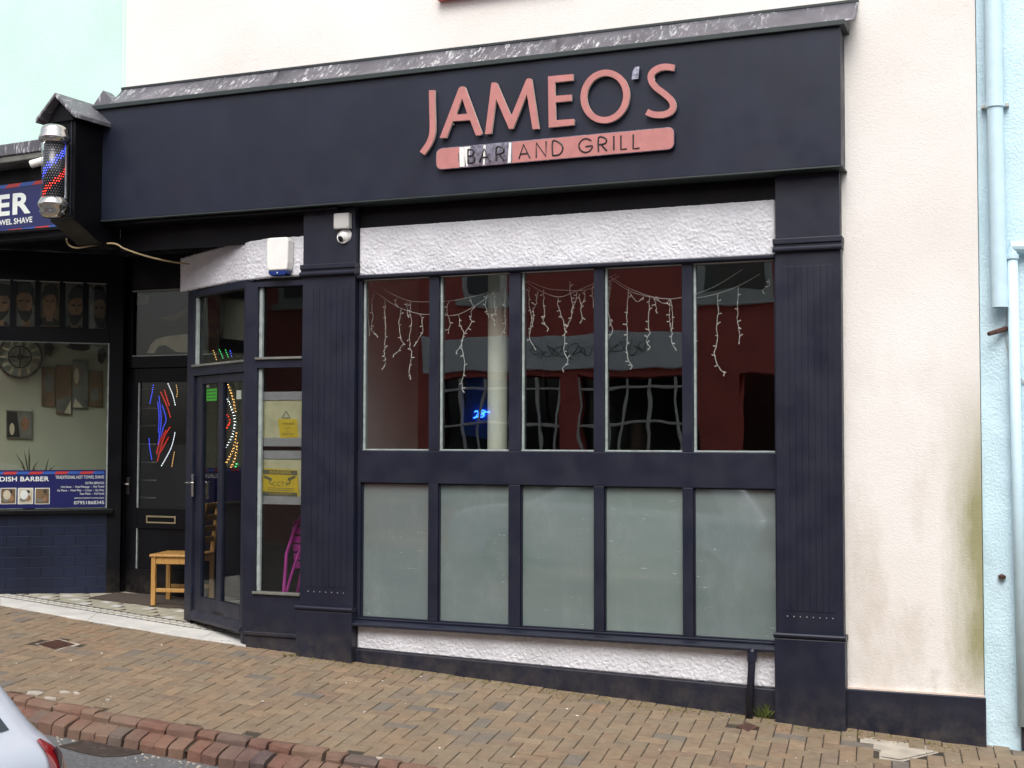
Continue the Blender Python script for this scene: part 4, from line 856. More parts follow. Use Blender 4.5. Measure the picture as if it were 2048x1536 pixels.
# ---- splayed barber window
e0 = BW.loc(0, 900)[0]-1.2; e1, wzb = BW.loc(214, 1016); wzt = BW.loc(214, 686)[1]; e2 = .02
zt1, zt0 = BW.loc(120, 563)[1], BW.loc(120, 655)[1]; wsill = BW.loc(120, 1018)[1]
mb = MB(); mb.fbox(BW, e1, e2, -.1, fasz0-.05, 0, .12); mb.fbox(BW, e0, e1, wzt, zt0, 0, .12); mb.fbox(BW, e0, e1, zt1, fasz0-.05, 0, .12); wfr = mb.build('window_frame', 'black', bsh, .004)
mb = MB(); mb.fbox(BW, e0, e1, wsill, wzt, .05, .056); mb.build('pane', 'glass2', wfr)
mb = MB(); mb.fbox(BW, e1-.012, e1-.001, wsill, wzt-.001, .005, .049); mb.fbox(BW, e0, e1-.013, wzt-.010, wzt-.001, .015, .049); mb.build('glazing_bead', 'bead', wfr, .002)
mb = MB(); mb.fbox(BW, e0, e1+.06, wsill-.05, wsill-.001, -.05, .12); mb.build('sill', 'black', wfr, .01)
# transom lights with portrait prints (simple heads, unposed)
tp = [(-42, 20), (26, 70), (78, 119), (126, 166), (173, 212)]
for k, (a, b) in enumerate(tp):
    ua, ub = BW.loc(a, 600)[0], BW.loc(b, 600)[0]
    mb = MB(); mb.fbox(BW, ua, ub, zt0+.004, zt1-.004, .045, .050); pb = mb.build('portrait_print', 'greyp2' if k != 2 else 'brownp', wfr)
    uc = (ua+ub)/2+(.02, -.01, .01, .02, .03)[k]*(ub-ua)*3; hz = (zt0+zt1)/2; h_ = zt1-zt0; w_ = (ub-ua)
    def el(cu_, cz2, ru, rz_, m_, d, nm):
        ru = min(ru, cu_-ua, ub-cu_)
        mb = MB(); P_ = [(cu_+ru*math.cos(2*math.pi*i/18), max(zt0+.006, min(zt1-.006, cz2+rz_*math.sin(2*math.pi*i/18)))) for i in range(18)]; mb.prism(BW, P_, d-.0008, d); mb.build(nm, m_, pb)
    sx_, sz_, sh_, ox_, oz_ = ((1.3, 1.05, .1, .1, -.05), (1.35, 1.2, -.22, .06, .0), (1.15, .95, .05, .0, .03), (1.4, 1.15, .25, .12, -.06), (1.3, 1.25, -.3, .1, -.1))[k]
    def pg(pts, m_, d, nm): mb = MB(); mb.prism(BW, [(max(ua+.003, min(ub-.003, uc+(x*sx_+sh_*y+ox_)*w_)), max(zt0+.006, min(zt1-.006, hz+(y*sz_+oz_)*h_))) for x, y in pts], d-.0008, d); mb.build(nm, m_, pb)
    sg = 1 if k % 2 else -1
    pg([(-.5, .5), (-.5, -.1), (-.36, -.3), (-.3, .5)], 'greyp' if k in (0, 1) else 'greyp2', .0449, 'print_backdrop')
    pg([(-.48, -.5), (-.42, -.40), (-.2, -.33), (.2, -.33), (.42, -.42), (.48, -.5)], 'greyp2' if k in (1, 4) else 'hair', .0444, 'print_shirt')
    pg([(-.12, -.42), (-.13, -.2), (.15, -.2), (.14, -.42)], 'skin', .0438, 'print_neck')
    pg([(-.27, .16), (-.28, .0), (-.25, -.14), (-.16, -.26), (-.02, -.32), (.12, -.27), (.23, -.14), (.27, .02), (.26, .18), (.0, .26)], 'skin' if k < 4 else 'brownp', .0432, 'print_face')
    pg([(-.31, .08), (-.33, .24), (-.24, .38), (-.02, .45), (.22, .42), (.35, .28), (.34, .0), (.29, -.05), (.26, .12), (.16, .2), (-.12, .19), (-.25, .14)], 'hair', .0426, 'print_hair')
    for e_ in (-.12, .11): pg([(e_-.08, .045), (e_-.06, .07), (e_+.07, .07), (e_+.08, .045), (e_, .03)], 'hair', .0426, 'print_eye')
    pg([(-.02, .03), (-.05, -.075), (.0, -.09), (.045, -.075), (.02, .03)], 'brownp', .0425, 'print_nose')
    if k != 2: pg([(-.26, -.05), (-.24, -.16), (-.15, -.28), (-.02, -.335), (.11, -.29), (.22, -.17), (.25, -.05), (.17, -.12), (.08, -.13), (-.02, -.12), (-.1, -.13), (-.18, -.12)], 'hair', .0420, 'print_beard')
    mb = MB(); mb.fbox(BW, ua+.001, ub-.001, zt0+.001, zt1-.001, .030, .034); mb.build('pane', 'glass2', wfr)
    mb = MB(); mb.fbox(BW, ub, ub+.05, zt0+.001, zt1-.001, .01, .12); mb.build('transom_bar', 'black', wfr)
    mb = MB(); mb.fbox(BW, ua, ub, zt1-.008, zt1-.001, .004, .029); mb.build('glazing_bead', 'bead', wfr)
# window sticker panel
zk1, zk0 = BW.loc(100, 940, .04)[1], BW.loc(100, 1016, .04)[1]
mb = MB(); mb.fbox(BW, e0+.05, e1-.014, zk0+.0, zk1, .040, .046); stk = mb.build('window_graphic', 'navy', wfr)
stripes(BW, e0+.05, e1-.03, zk1-.040, zk1-.014, .040, .115, stk, lean=.03)
u, z = BW.loc(98, 962, .04); text_mb(BW, 'KURDISH BARBER', u, z, .042, .040, .002, 'RIGHT', .02, space=1.05, xs=1.16).build('lettering', 'text', stk)
for s, px, py, h in (('TRADITIONAL HOT TOWEL SHAVE', 208, 957, .030), ('EXTRA SERVICES', 208, 968, .022), ('Hot Stone  -  Head Massage  -  Hot Towel', 208, 975, .020), ('Ear Flame  -  Nose Wax  -  Colour  -  Ear Wax', 208, 982, .020), ('Face Mask  -  Full Facial', 208, 989, .020), ('APPOINTMENTS AVAILABLE', 208, 997, .013), ('07951868345', 208, 1008, .032)):
    u, z = BW.loc(px, py, .04); wd = {957: 97, 968: 37, 975: 86, 982: 93, 989: 48, 997: 60, 1008: 60}[py]; ul, _ = BW.loc(px-wd, py, .04)
    text_mb(BW, s, u, z, h, .040, .002, 'RIGHT', 0.0, width=u-ul).build('lettering', 'text', stk)
for (a, b, mm) in ((1, 32, 'skinp'), (36, 66, 'whitep'), (70, 99, 'brownp')):
    u0, z1 = BW.loc(a, 976, .04); u1, z0 = BW.loc(b, 1008, .04); mb = MB(); mb.fbox(BW, u0, u1, z0, z1, .037, .0395); ph_ = mb.build('photo_print', 'text', stk)
    mb = MB(); mb.fbox(BW, u0+.006, u1-.006, z0+.006, z1-.006, .0355, .0368); mb.build('photo_image', 'brownp' if mm != 'whitep' else 'skinp', ph_)
    uc, zc2 = (u0+u1)/2, (z0+z1)/2
    for (du, dz, ru, rz_, m_) in ((-.012, .012, .034, .045, mm), (.022, -.02, .026, .03, 'skin'), (-.02, -.035, .03, .02, 'greyp2'), (.02, .04, .02, .016, 'hair')):
        mb = MB(); mb.prism(BW, [(uc+du+ru*math.cos(2*math.pi*i/12), zc2+dz+rz_*math.sin(2*math.pi*i/12)) for i in range(12)], .0346-.0004*ru*100, .0354); mb.build('photo_image', m_, ph_)
# stall riser: navy glazed tiles
mb = MB(); mb.fbox(BW, e0, e2, -.2, wsill-.051, .012, .12); ris = mb.build('stall_riser', 'dark', bsh)
tme = {}; th_, tw = .098, .205; z = wsill-.056; row = 0
while z-th_ > pz(-9, .6)-.12:
    u = e2-.002-(tw/2 if row % 2 else 0)
    if row % 2: mb = MB(); mb.fbox(BW, u+.004, e2-.002, z-th_+.004, z, .003, .0118); mb.build('tile', 'btile', ris, .0012)
    while u > e0+.4:
        mb = MB(); mb.fbox(BW, u-tw+.004, u, z-th_+.004, z, .003+random.uniform(0, .002), .0118); mb.build('tile', 'btile', ris, .0012); u -= tw
    z -= th_; row += 1
# ---- barber door
bl_, br_ = BD.loc(250, 900)[0], BD.loc(430, 900)[0]; dtop = BD.loc(320, 735)[1]; tl0, tl1 = BD.loc(320, 712)[1], BD.loc(320, 579)[1]
g0, g1 = BD.loc(272, 900)[0], BD.loc(385, 900)[0]; gzt, gzb = BD.loc(320, 764)[1], BD.loc(320, 1017)[1]; pzt, pzb = BD.loc(320, 1058)[1], BD.loc(320, 1140)[1]; dbz = BD.loc(320, 1190)[1]
tg0 = BD.loc(266, 640)[0]
mb = MB(); mb.fbox(BD, bl_-.05, br_, tl1, fasz0-.05, 0, .1); mb.fbox(BD, bl_-.05, tg0, tl0, tl1, 0, .1); mb.fbox(BD, bl_-.05, br_, dtop, tl0, 0, .1); mb.fbox(BD, bl_-.05, bl_, -.2, dtop, 0, .1); mb.fbox(BD, g1+.1, br_, -.2, dtop, 0, .1)
mb.build('door_surround', 'black', bsh, .004)
mb = MB(); mb.fbox(BD, bl_+.003, g0, dbz, dtop-.004, .02, .065); mb.fbox(BD, g1, g1+.097, dbz, dtop-.004, .02, .065); mb.fbox(BD, g0, g1, gzt, dtop-.004, .02, .065); mb.fbox(BD, g0, g1, pzt, gzb, .02, .065); mb.fbox(BD, g0, g1, dbz, pzb, .02, .065); mb.fbox(BD, g0, g1, pzb, pzt, .04, .06)
bdo = mb.build('door', 'black', bsh, .004)
mb = MB(); mb.fbox(BD, g0+.001, g1-.001, gzb+.001, gzt-.001, .04, .046); mb.build('pane', 'glass2', bdo)
mb = MB(); mb.fbox(BD, g0+.001, g0+.012, gzb+.002, gzt-.002, .022, .039); mb.fbox(BD, g0+.001, g0+.010, pzb+.002, pzt-.002, .022, .039); mb.build('glazing_bead', 'bead', bdo)
mb = MB(); u0, z1 = BD.loc(292, 1031, .01); u1, z0 = BD.loc(351, 1048, .01)
for a, b, c, e_ in ((u0, u1, z1-.016, z1), (u0, u1, z0, z0+.014), (u0, u0+.016, z0+.014, z1-.016), (u1-.016, u1, z0+.014, z1-.016)): mb.fbox(BD, a, b, c, e_, .008, .019)
mb.build('letterbox', 'brass', bdo, .003)
handle(BD, 256, 968, .02, bdo, .9, 'steel', flip=.5)
# transom print over the door: a pale sleeve against black
mb = MB(); mb.fbox(BD, tg0, br_, tl0, tl1, .05, .055); tpn = mb.build('transom_print', 'hair', bdo)
p = [BD.loc(x, y, .04) for x, y in ((294, 706), (300, 690), (312, 678), (335, 672), (372, 668), (385, 672), (385, 706), (352, 704), (330, 690), (316, 692), (308, 706))]
mb = MB(); mb.prism(BD, p, .044, .0495); mb.build('print_sleeve', 'skinp', tpn)
p = [BD.loc(x, y, .04) for x, y in ((268, 588), (298, 590), (296, 608), (268, 610))]; mb = MB(); mb.prism(BD, p, .046, .0495); mb.build('print_corner', 'greyp2', tpn)
p = [BD.loc(x, y, .04) for x, y in ((318, 635), (352, 628), (372, 616), (372, 626), (352, 640), (330, 642))]; mb = MB(); mb.prism(BD, p, .046, .0495); mb.build('print_hand', 'brownp', tpn)
mb = MB(); mb.fbox(BD, tg0+.001, br_, tl0+.0, tl1-.0, .03, .034); mb.build('pane', 'glass2', tpn)
mb = MB(); mb.fbox(BD, tg0-.004, br_, tl1-.012, tl1-.001, -.01, .029); mb.fbox(BD, tg0, br_, tl0+.001, tl0+.010, .0, .029); mb.build('glazing_bead', 'bead', tpn)
# shelves glimpsed through the door glass
for k, py in enumerate((778, 817, 851, 888, 924, 960, 995)):
    a, z = BD.loc(276, py, .35); b, _ = BD.loc(312, py, .35); mb = MB(); mb.fbox(BD, a, b, z-.006, z+.006, .34, .36); mb.build('shelf', 'greyp', bdo)
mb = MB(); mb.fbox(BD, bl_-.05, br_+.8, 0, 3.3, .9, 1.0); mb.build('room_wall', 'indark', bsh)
# room behind the splayed window
mb = MB(); mb.fbox(BW, e0-.4, e1+.10, .2, 3.4, .62, .70); mb.fbox(BW, e1+.02, e1+.10, .2, 3.4, .125, .62); rw = mb.build('room_wall', 'inwall', bsh)
mb = MB(); mb.fbox(BW, e0-.4, e1+.02, wsill-.10, wsill-.052, .121, .62); mb.build('window_board', 'inwall', bsh)
IW = .62
# clock
cc_ = BW.loc(40, 714, IW-.03); rx_ = abs(BW.loc(84, 714, IW-.03)[0]-cc_[0]); rz_ = abs(BW.loc(40, 668, IW-.03)[1]-cc_[1])
rr_ = (rx_+rz_)/2; ck = thing('wall_clock', 'large open iron skeleton wall clock inside the barber window', 'clock', BW.P(cc_[0], IW-.03, cc_[1]-rr_))
def ring(r, w_, d0, d1, n=40):
    mb = MB(); k = 0
    for i in range(n):
        a, b = 2*math.pi*i/n, 2*math.pi*(i+1)/n
        q = [(cc_[0]+rr*math.cos(t), cc_[1]+rr*math.sin(t)) for rr, t in ((r-w_, a), (r, a), (r, b), (r-w_, b))]; mb.prism(BW, q, d0, d1)
    return mb
ring(rr_, rr_*.10, IW-.05, IW-.02).build('outer_ring', 'iron', ck); ring(rr_*.52, rr_*.06, IW-.045, IW-.025).build('inner_ring', 'iron', ck)
mb = MB()
for i in range(4): a = math.pi/2*i; mb.tube([BW.P(cc_[0], IW-.035, cc_[1]), BW.P(cc_[0]+rr_*.5*math.cos(a), IW-.035, cc_[1]+rr_*.5*math.sin(a))], .008, 6)
mb.tube([BW.P(cc_[0], IW-.055, cc_[1]), BW.P(cc_[0], IW-.02, cc_[1])], rr_*.14, 14); mb.build('spokes', 'iron', ck)
for i in range(12):
    a = 2*math.pi*i/12; q = [(cc_[0]+rr*math.cos(a+t), cc_[1]+rr*math.sin(a+t)) for rr, t in ((rr_*.56, -.055), (rr_*.86, -.06), (rr_*.86, .06), (rr_*.56, .055))]; mb = MB(); mb.prism(BW, q, IW-.04, IW-.03); mb.build('numeral_plate', 'paper', ck)
def wallpic(pts, name, label, mat, d=IW-.03, extra=()):
    q = [BW.loc(x, y, d) for x, y in pts]; t = thing(name, label, 'picture', BW.P(sum(a for a, b in q)/len(q), d, min(b for a, b in q))); mb = MB(); mb.prism(BW, q, d, IW-.001); mb.build('canvas', mat, t, .003)
    for k, (m_, p) in enumerate(extra): mb = MB(); mb.prism(BW, [BW.loc(x, y, d) for x, y in p], d-.002-.0012*k, d-.0008-.0012*k); mb.build('print_shape', m_, t)
def elp(cx, cy, rx, ry): return [(cx+rx*math.cos(2*math.pi*i/16), cy+ry*math.sin(2*math.pi*i/16)) for i in range(16)]
wallpic([(83, 733), (110, 735), (110, 814), (83, 811)], 'canvas_panel', 'left panel of the brown canvas picture in the barber room', 'brownp', extra=(('greyp2', elp(97, 765, 9, 20)),))
wallpic([(112, 730), (143, 732), (143, 830), (112, 828)], 'canvas_panel', 'tall middle-left panel of the brown canvas picture', 'brownp', extra=(('greyp2', [(114, 800), (141, 790), (141, 826), (114, 824)]), ('skinp', [(128, 826), (142, 800), (142, 828)])))
wallpic([(145, 720), (176, 722), (176, 818), (145, 816)], 'canvas_panel', 'middle-right panel with pale round shape in the canvas picture', 'greyp2', extra=(('skin', elp(153, 752, 8, 22)), ('skinp', elp(153, 752, 5, 16)), ('skinp', [(146, 815), (150, 796), (166, 815)])))
wallpic([(178, 740), (206, 742), (206, 814), (178, 812)], 'canvas_panel', 'right panel of the brown canvas picture in the barber room', 'brownp', extra=(('greyp2', elp(190, 790, 9, 14)),))
wallpic([(12, 820), (64, 823), (64, 877), (12, 876)], 'framed_picture', 'small dark square picture low on the barber wall', 'greyp2', extra=(('skin', elp(50, 848, 8, 14)), ('hair', [(14, 822), (34, 824), (40, 874), (14, 874)]), ('skinp', elp(24, 858, 5, 12))))
for k, (x0, y0, x1, y1, lb) in enumerate(((86, 672, 108, 716, 'dark jagged metal wall ornament beside the clock'), (128, 682, 188, 704, 'dark boat shaped wall ornament above the canvas picture'), (194, 690, 213, 734, 'dark leafy wall ornament near the window frame'))):
    random.seed(20+k); mb = MB(); n_ = 14; cx, cy = (x0+x1)/2, (y0+y1)/2
    mb.prism(BW, [BW.loc(cx+(x1-x0)/2*random.uniform(.6, 1)*math.cos(2*math.pi*i/n_), cy+(y1-y0)/2*random.uniform(.6, 1)*math.sin(2*math.pi*i/n_), IW-.03) for i in range(n_)], IW-.04, IW-.001); tag(mb.build('wall_ornament', 'iron'), lb, 'ornament')
# plant on the window board
pp = thing('pot_plant', 'spiky dark house plant behind the barber window graphic', 'plant', BW.pt(60, 965, .35)); random.seed(9)
bse = BW.pt(58, 960, .35)
mb = MB(); mb.lathe((bse.x, bse.y, wsill-.05), [(.05, 0), (.07, .14), (.064, .14)], 14); mb.build('pot', 'iron', pp)
for k, (x, y) in enumerate(((30, 905), (48, 900), (58, 890), (60, 905), (78, 920), (40, 930), (72, 935), (98, 915), (90, 938), (112, 930))):
    q = BW.pt(x, y, .35+random.uniform(-.05, .05)); bb = bse+BW.u*(.0 if x < 82 else .14); m_ = (bb+q)/2+Vector((0, 0, .03)); a = Vector((q-bb)).normalized().cross(Vector((0, 1, 0))).normalized()*.007
    mb = MB(); mb.add([bb-a, bb+a, m_+a*1.1, q, m_-a*1.1], [(0, 1, 2, 3, 4)]); mb.build('leaf', 'leaf', pp)
# LED strips in and behind the barber door glass
def ledstrip(pts, mat, label, step=.022, r=.0036, mapf=None):
    P_ = [mapf(p) for p in smoothline(pts, 4)]; mb = MB(); acc = 0.0
    for a, b in zip(P_[:-1], P_[1:]):
        l = (b-a).length; t = step-acc
        while t <= l: mb.lathe(a+(b-a)*(t/l)-Vector((0, 0, r)), [(r*.4, 0), (r, r*.5), (r, r*1.5), (r*.4, 2*r)], 6); t += step
        acc = l-(t-step)
    if mb.v: tag(mb.build('led_strip', mat), label, 'LED strip', 'LED strips around the barber lobby')
zm = lambda p: BD.pt(p[0]/2.955, 540+p[1]/2.955, .10)
for pts, m_, lb in (([(908, 668), (898, 730), (885, 790)], 'l_blue', 'short blue LED strip high at left in barber door'), ([(938, 735), (952, 860), (948, 940), (933, 1035)], 'l_blue', 'long blue LED strip down the barber door glass'), ([(955, 790), (982, 880), (965, 930), (950, 985)], 'l_blue', 'blue LED chevron pointing right in barber door'), ([(945, 712), (985, 800), (1010, 880)], 'l_red', 'red LED strip slanting down from the top of barber door'),
                    ([(968, 700), (1000, 800)], 'l_red', 'short red LED strip beside the white one in barber door'), ([(1010, 920), (965, 1000), (930, 1130)], 'l_red', 'red LED strip slanting to the lower left in barber door'), ([(1000, 980), (950, 1075)], 'l_red', 'short lower red LED strip in barber door'), ([(988, 662), (1018, 730), (1036, 800)], 'l_white', 'white LED strip at the top right of barber door'),
                    ([(1036, 950), (1012, 1050), (950, 1165)], 'l_white', 'white LED strip curving to the bottom of barber door'), ([(1032, 1065), (1015, 1165)], 'l_gold', 'gold LED strip low at right in barber door'), ([(880, 985), (885, 1050), (897, 1120)], 'l_blue', 'short blue LED strip low at left in barber door'), ([(930, 770), (940, 860), (936, 960)], 'l_blue', 'leftmost long blue LED strip in barber door'), ([(985, 940), (945, 1010), (925, 1090)], 'l_red', 'inner red LED strip running to the lower left in barber door'), ([(1040, 668), (1048, 720), (1042, 760)], 'l_gold', 'gold LED strip at the top right corner of barber door')):
    ledstrip(pts, m_, lb, mapf=zm)
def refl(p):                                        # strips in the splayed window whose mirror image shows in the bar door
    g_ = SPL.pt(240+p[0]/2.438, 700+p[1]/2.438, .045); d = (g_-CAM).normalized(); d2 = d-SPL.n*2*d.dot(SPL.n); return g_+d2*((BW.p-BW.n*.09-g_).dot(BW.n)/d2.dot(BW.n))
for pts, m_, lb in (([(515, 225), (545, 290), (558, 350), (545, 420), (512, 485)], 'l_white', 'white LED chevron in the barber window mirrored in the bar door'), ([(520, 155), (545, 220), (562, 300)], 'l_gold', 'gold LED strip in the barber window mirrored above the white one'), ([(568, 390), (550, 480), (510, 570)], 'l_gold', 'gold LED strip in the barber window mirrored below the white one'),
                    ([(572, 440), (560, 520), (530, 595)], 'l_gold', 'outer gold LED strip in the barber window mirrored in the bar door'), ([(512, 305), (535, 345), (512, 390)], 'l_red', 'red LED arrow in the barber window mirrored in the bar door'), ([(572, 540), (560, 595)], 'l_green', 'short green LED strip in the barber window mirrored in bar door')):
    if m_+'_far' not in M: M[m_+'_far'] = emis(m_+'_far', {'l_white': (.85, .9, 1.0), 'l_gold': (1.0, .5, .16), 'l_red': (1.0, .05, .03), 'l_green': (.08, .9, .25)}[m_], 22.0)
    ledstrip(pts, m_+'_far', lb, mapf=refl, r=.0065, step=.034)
tz = lambda p: SPL.pt(360+p[0]/3.84, 400+p[1]/3.84, .20)  # glowing dots set behind the glass imitate the reflection of LED strips
for pts, m_, lb in (([(250, 1140), (265, 1180), (280, 1228)], 'l_gold', 'glowing stand-in for a mirrored gold LED strip low in the light over the bar door'), ([(295, 1135), (315, 1180), (335, 1225)], 'l_green', 'glowing stand-in for the left mirrored green LED strip in the light over bar door'), ([(345, 1135), (360, 1180), (375, 1218)], 'l_green', 'glowing stand-in for the right mirrored green LED strip in the light over bar door'), ([(380, 1140), (392, 1185), (398, 1210)], 'l_blue', 'glowing stand-in for a mirrored blue LED strip in the light over the bar door')):
    ledstrip(pts, m_, lb, mapf=tz, step=.026)
# ---- lobby floor
lob = bpy.data.objects.new('lobby_floor', None); COL.objects.link(lob); OFF[lob.name] = Vector((0, 0, 0)); tag(lob, 'white marble threshold and patterned tile floor of the lobby', kind='structure')
def fz(x, y): return pz(x, y)+.012
fe = [pave(x, y, .012) for x, y in ((-120, 1186), (0, 1208), (176, 1240), (332, 1266), (400, 1277), (492, 1290))]; be = [pave(x, y, .014) for x, y in ((-120, 1171), (0, 1193.5), (195, 1225), (371, 1254), (430, 1262), (500, 1272))]
for i in range(5):
    a, b, c, d = fe[i], fe[i+1], be[i+1], be[i]; mb = MB(); dn = Vector((0, 0, -.05)); g = (b-a).normalized()*.0015
    mb.add([a+g, b-g, c-g, d+g, a+g+dn, b-g+dn, c-g+dn, d+g+dn], [(0, 1, 2, 3), (4, 5, 1, 0), (5, 6, 2, 1), (7, 4, 0, 3)]); mb.build('threshold_slab', 'marble', lob, .004)
mb = MB(); mb.add([(x, y, fz(x, y)-.006) for x, y in ((-10.5, 0.66), (-5.95, .22), (-5.5, .22), (-5.5, 2.6), (-10.5, 2.6))], [(0, 1, 2, 3, 4)]); mb.build('tile_bed', 'grout', lob)
edge0 = [(be[k].x, be[k].y) for k in range(6)]
def edge_y(x):
    for k in range(5):
        if edge0[k][0] <= x <= edge0[k+1][0]: t = (x-edge0[k][0])/(edge0[k+1][0]-edge0[k][0]); return edge0[k][1]+(edge0[k+1][1]-edge0[k][1])*t
    return edge0[0][1] if x < edge0[0][0] else edge0[5][1]
border, hexes, field, dark_ = MB(), MB(), MB(), MB()
def ftile(mb, pts): mb.add([(x, y, fz(x, y)) for x, y in pts]+[(x, y, fz(x, y)-.006) for x, y in pts], [tuple(range(len(pts)))]+[((i+1) % len(pts), i, i+len(pts), (i+1) % len(pts)+len(pts)) for i in range(len(pts))])
x = -9.6
while x < -6.0:
    e = edge_y(x); s_ = -.09
    ftile(dark_, [(x, e+.006), (x+.078, edge_y(x+.08)+.006), (x+.078, edge_y(x+.08)+.03), (x, e+.03)])
    for r_ in range(3):
        ox = x+(.04 if r_ % 2 else 0); yy = edge_y(ox)+.062+r_*.040; ftile(hexes if r_ != 1 else field, [(ox+.036*math.cos(q)+.036, yy+.023*math.sin(q)) for q in (math.pi/3*i for i in range(6))])
    ftile(dark_, [(x, e+.175), (x+.078, edge_y(x+.08)+.175), (x+.078, edge_y(x+.08)+.192), (x, e+.192)])
    x += .08
x = -9.6; i = 0
while x < -5.8:
    for j in range(12):
        y = edge_y(x)+.20+j*.1
        if (i+j) % 4 == 0: ftile(dark_, [(x+.003, y+.003), (x+.047, y+.047), (x+.003, y+.092)]); ftile(field, [(x+.01, y+.003), (x+.097, y+.003), (x+.097, y+.092), (x+.01, y+.097), (x+.052, y+.047)])
        else: ftile(field if (i*3+j) % 5 else hexes, [(x+.003, y+.003), (x+.097, y+.003), (x+.097, y+.097), (x+.003, y+.097)])
    x += .1; i += 1
for m_, mt, nm in ((hexes, 'marble', 'white_tiles'), (field, 'tile', 'cream_tiles'), (dark_, 'tiledk', 'dark_tiles')): o = m_.build(nm, mt, lob); o['kind'] = 'stuff'
q = [pave(x, y, .02) for x, y in ((178, 1196), (232, 1186), (420, 1196), (400, 1216), (335, 1215))]
mb = MB(); mb.add([p+Vector((0, 0, .006)) for p in q]+[p-Vector((0, 0, .02)) for p in q], [(4, 3, 2, 1, 0), (0, 1, 6, 5)]+[(i, (i+1) % 5, (i+1) % 5+5, i+5) for i in range(5)]); bm2 = mb.build('door_mat', 'mat'); tag(bm2, 'dark worn door mat in front of the barber door', 'mat')
# pine ladder-back chair in the lobby
lp = pave(305, 1211, .026); ch = thing('ladderback_chair', 'pine ladder-back chair standing in the dark lobby', 'chair', lp)
CH = Frame(lp.x, lp.y, 15)                            # u: from front leg to back leg; d: across the seat
bz = lp.z; S_ = .46
def cb(u0, u1, d0, d1, z0, z1, nm, bev=.004): mb = MB(); mb.fbox(CH, u0, u1, bz+z0, bz+z1, d0, d1); return mb.build(nm, 'pine', ch, bev)
for d in (0, .36): cb(-.02, .022, d, d+.042, 0 if d == 0 else .01, S_-.02, 'front_leg')
for d in (0.0, .36):
    mb = MB(); pts = [(.40, 0), (.405, .46), (.46, .93)]
    for k in range(2):
        a, b = pts[k], pts[k+1]; vs = [CH.P(a[0]+x, d+y, bz+a[1]+(.0 if k == 0 else 0)) for x, y in ((0, 0), (.038, 0), (.038, .036), (0, .036))]+[CH.P(b[0]+x, d+y, bz+b[1]) for x, y in ((0, 0), (.038, 0), (.038, .036), (0, .036))]
        mb.add(vs, [(0, 1, 5, 4), (1, 2, 6, 5), (2, 3, 7, 6), (3, 0, 4, 7), (4, 5, 6, 7), (3, 2, 1, 0)])
    mb.build('back_post', 'pine', ch)
cb(-.035, .44, -.012, .412, S_-.02, S_+.005, 'seat', .008); cb(.023, .40, .008, .03, S_-.085, S_-.021, 'seat_rail'); cb(.023, .40, .372, .394, S_-.085, S_-.021, 'seat_rail'); cb(-.012, .012, .043, .359, S_-.085, S_-.021, 'seat_rail')
cb(.023, .40, .01, .032, .12, .155, 'stretcher'); cb(.023, .40, .37, .392, .12, .155, 'stretcher')
for z in (.56, .66, .76, .87):
    t = (z-.46)/.47; cb(.41+.055*t, .43+.055*t, .037, .359, z, z+.055, 'back_slat', .006)

# ================================================================== PALE BLUE BUILDING AND PIPES
blu = thing('blue_building', 'pale blue painted building at the right edge with lumpy render', 'building', (2.0, .2, pz(2, .2)))
BD2 = .14
mb = MB(); n1, n2 = 90, 160; g = []
for j in range(n2+1):
    for i in range(n1+1):
        x = uR+.004+(1.6 if i > 60 else 1.6)*(i/n1)*1.0; z = -.5+8.4*(j/n2)**1.4
        q = Vector((x*3.2, 0, z*2.2)); h = .012*mnoise.noise(q)+.010*max(0, mnoise.noise(q*2.7+Vector((5, 0, 0))))*(1 if x < uR+.35 else .4); g.append((x, BD2-h, z))
mb.add(g, [(j*(n1+1)+i, j*(n1+1)+i+1, (j+1)*(n1+1)+i+1, (j+1)*(n1+1)+i) for j in range(n2) for i in range(n1)]); mb.build('wall_face', 'blue', blu, smooth=True)
mb = MB(); mb.fbox(F, uR+.001, 5.0, -.6, 8.0, BD2+.03, .5); mb.fbox(F, uR+1.6, 5.0, -.6, 8.0, BD2, BD2+.029); mb.build('wall', 'blue', blu)
u0, z1 = F.loc(2042, 1450, .10); mb = MB(); mb.prism(F, [(u0, -.5), (4.5, -.5), (4.5, z1-.25), (u0, z1)], .10, .139); mb.build('plinth', 'dark', blu, .006)
mb = MB(); p_ = F.pt(2004, 1153, .12); mb.lathe(p_, [(.001, -.02), (.022, -.014), (.024, .006), (.006, .016)], 10); mb.build('pipe_stub', 'rust', blu)
dpz = F.loc(2000, 615, .04)
dp = thing('downpipe', 'wide pale blue downpipe ending open above the pavement', 'pipe', F.P(dpz[0], .04, dpz[1]))
a = F.pt(1985, -160, .05); b = F.pt(2000, 615, .05); mid = F.pt(1990, 215, .05)
def hollow(mb, p0, p1, r, n=20):
    mb.tube([p0, p1], r, n, cap=False); mb.tube([p1, p0], r*.9, n, cap=False)
    k = len(mb.v); return mb
mb = MB(); hollow(mb, a, mid, .056); mb.build('upper_pipe', 'bluepipe', dp, smooth=True)
mb = MB(); hollow(mb, mid+(a-mid).normalized()*.02, b, .050); mb.build('lower_pipe', 'bluepipe', dp, smooth=True)
mb = MB(); mb.tube([mid+Vector((0, 0, .0)), mid+Vector((0, 0, .022))], .060, 20); mb.build('collar', 'bluepipe', dp)
c0 = F.loc(1990, 211, .09); mb = MB(); mb.fbox(F, c0[0]-.085, c0[0]+.085, c0[1]-.012, c0[1]+.012, .088, .135); mb.build('bracket', 'greyp', dp, .003)
dp2 = thing('narrow_pipe', 'narrow pale blue pipe running down to the pavement beside the downpipe', 'pipe', F.P(F.loc(2045, 1450, .08)[0], .08, pz(0, 0)))
a = F.pt(2024, 500, .08); b = F.pt(2046, 1452, .08)
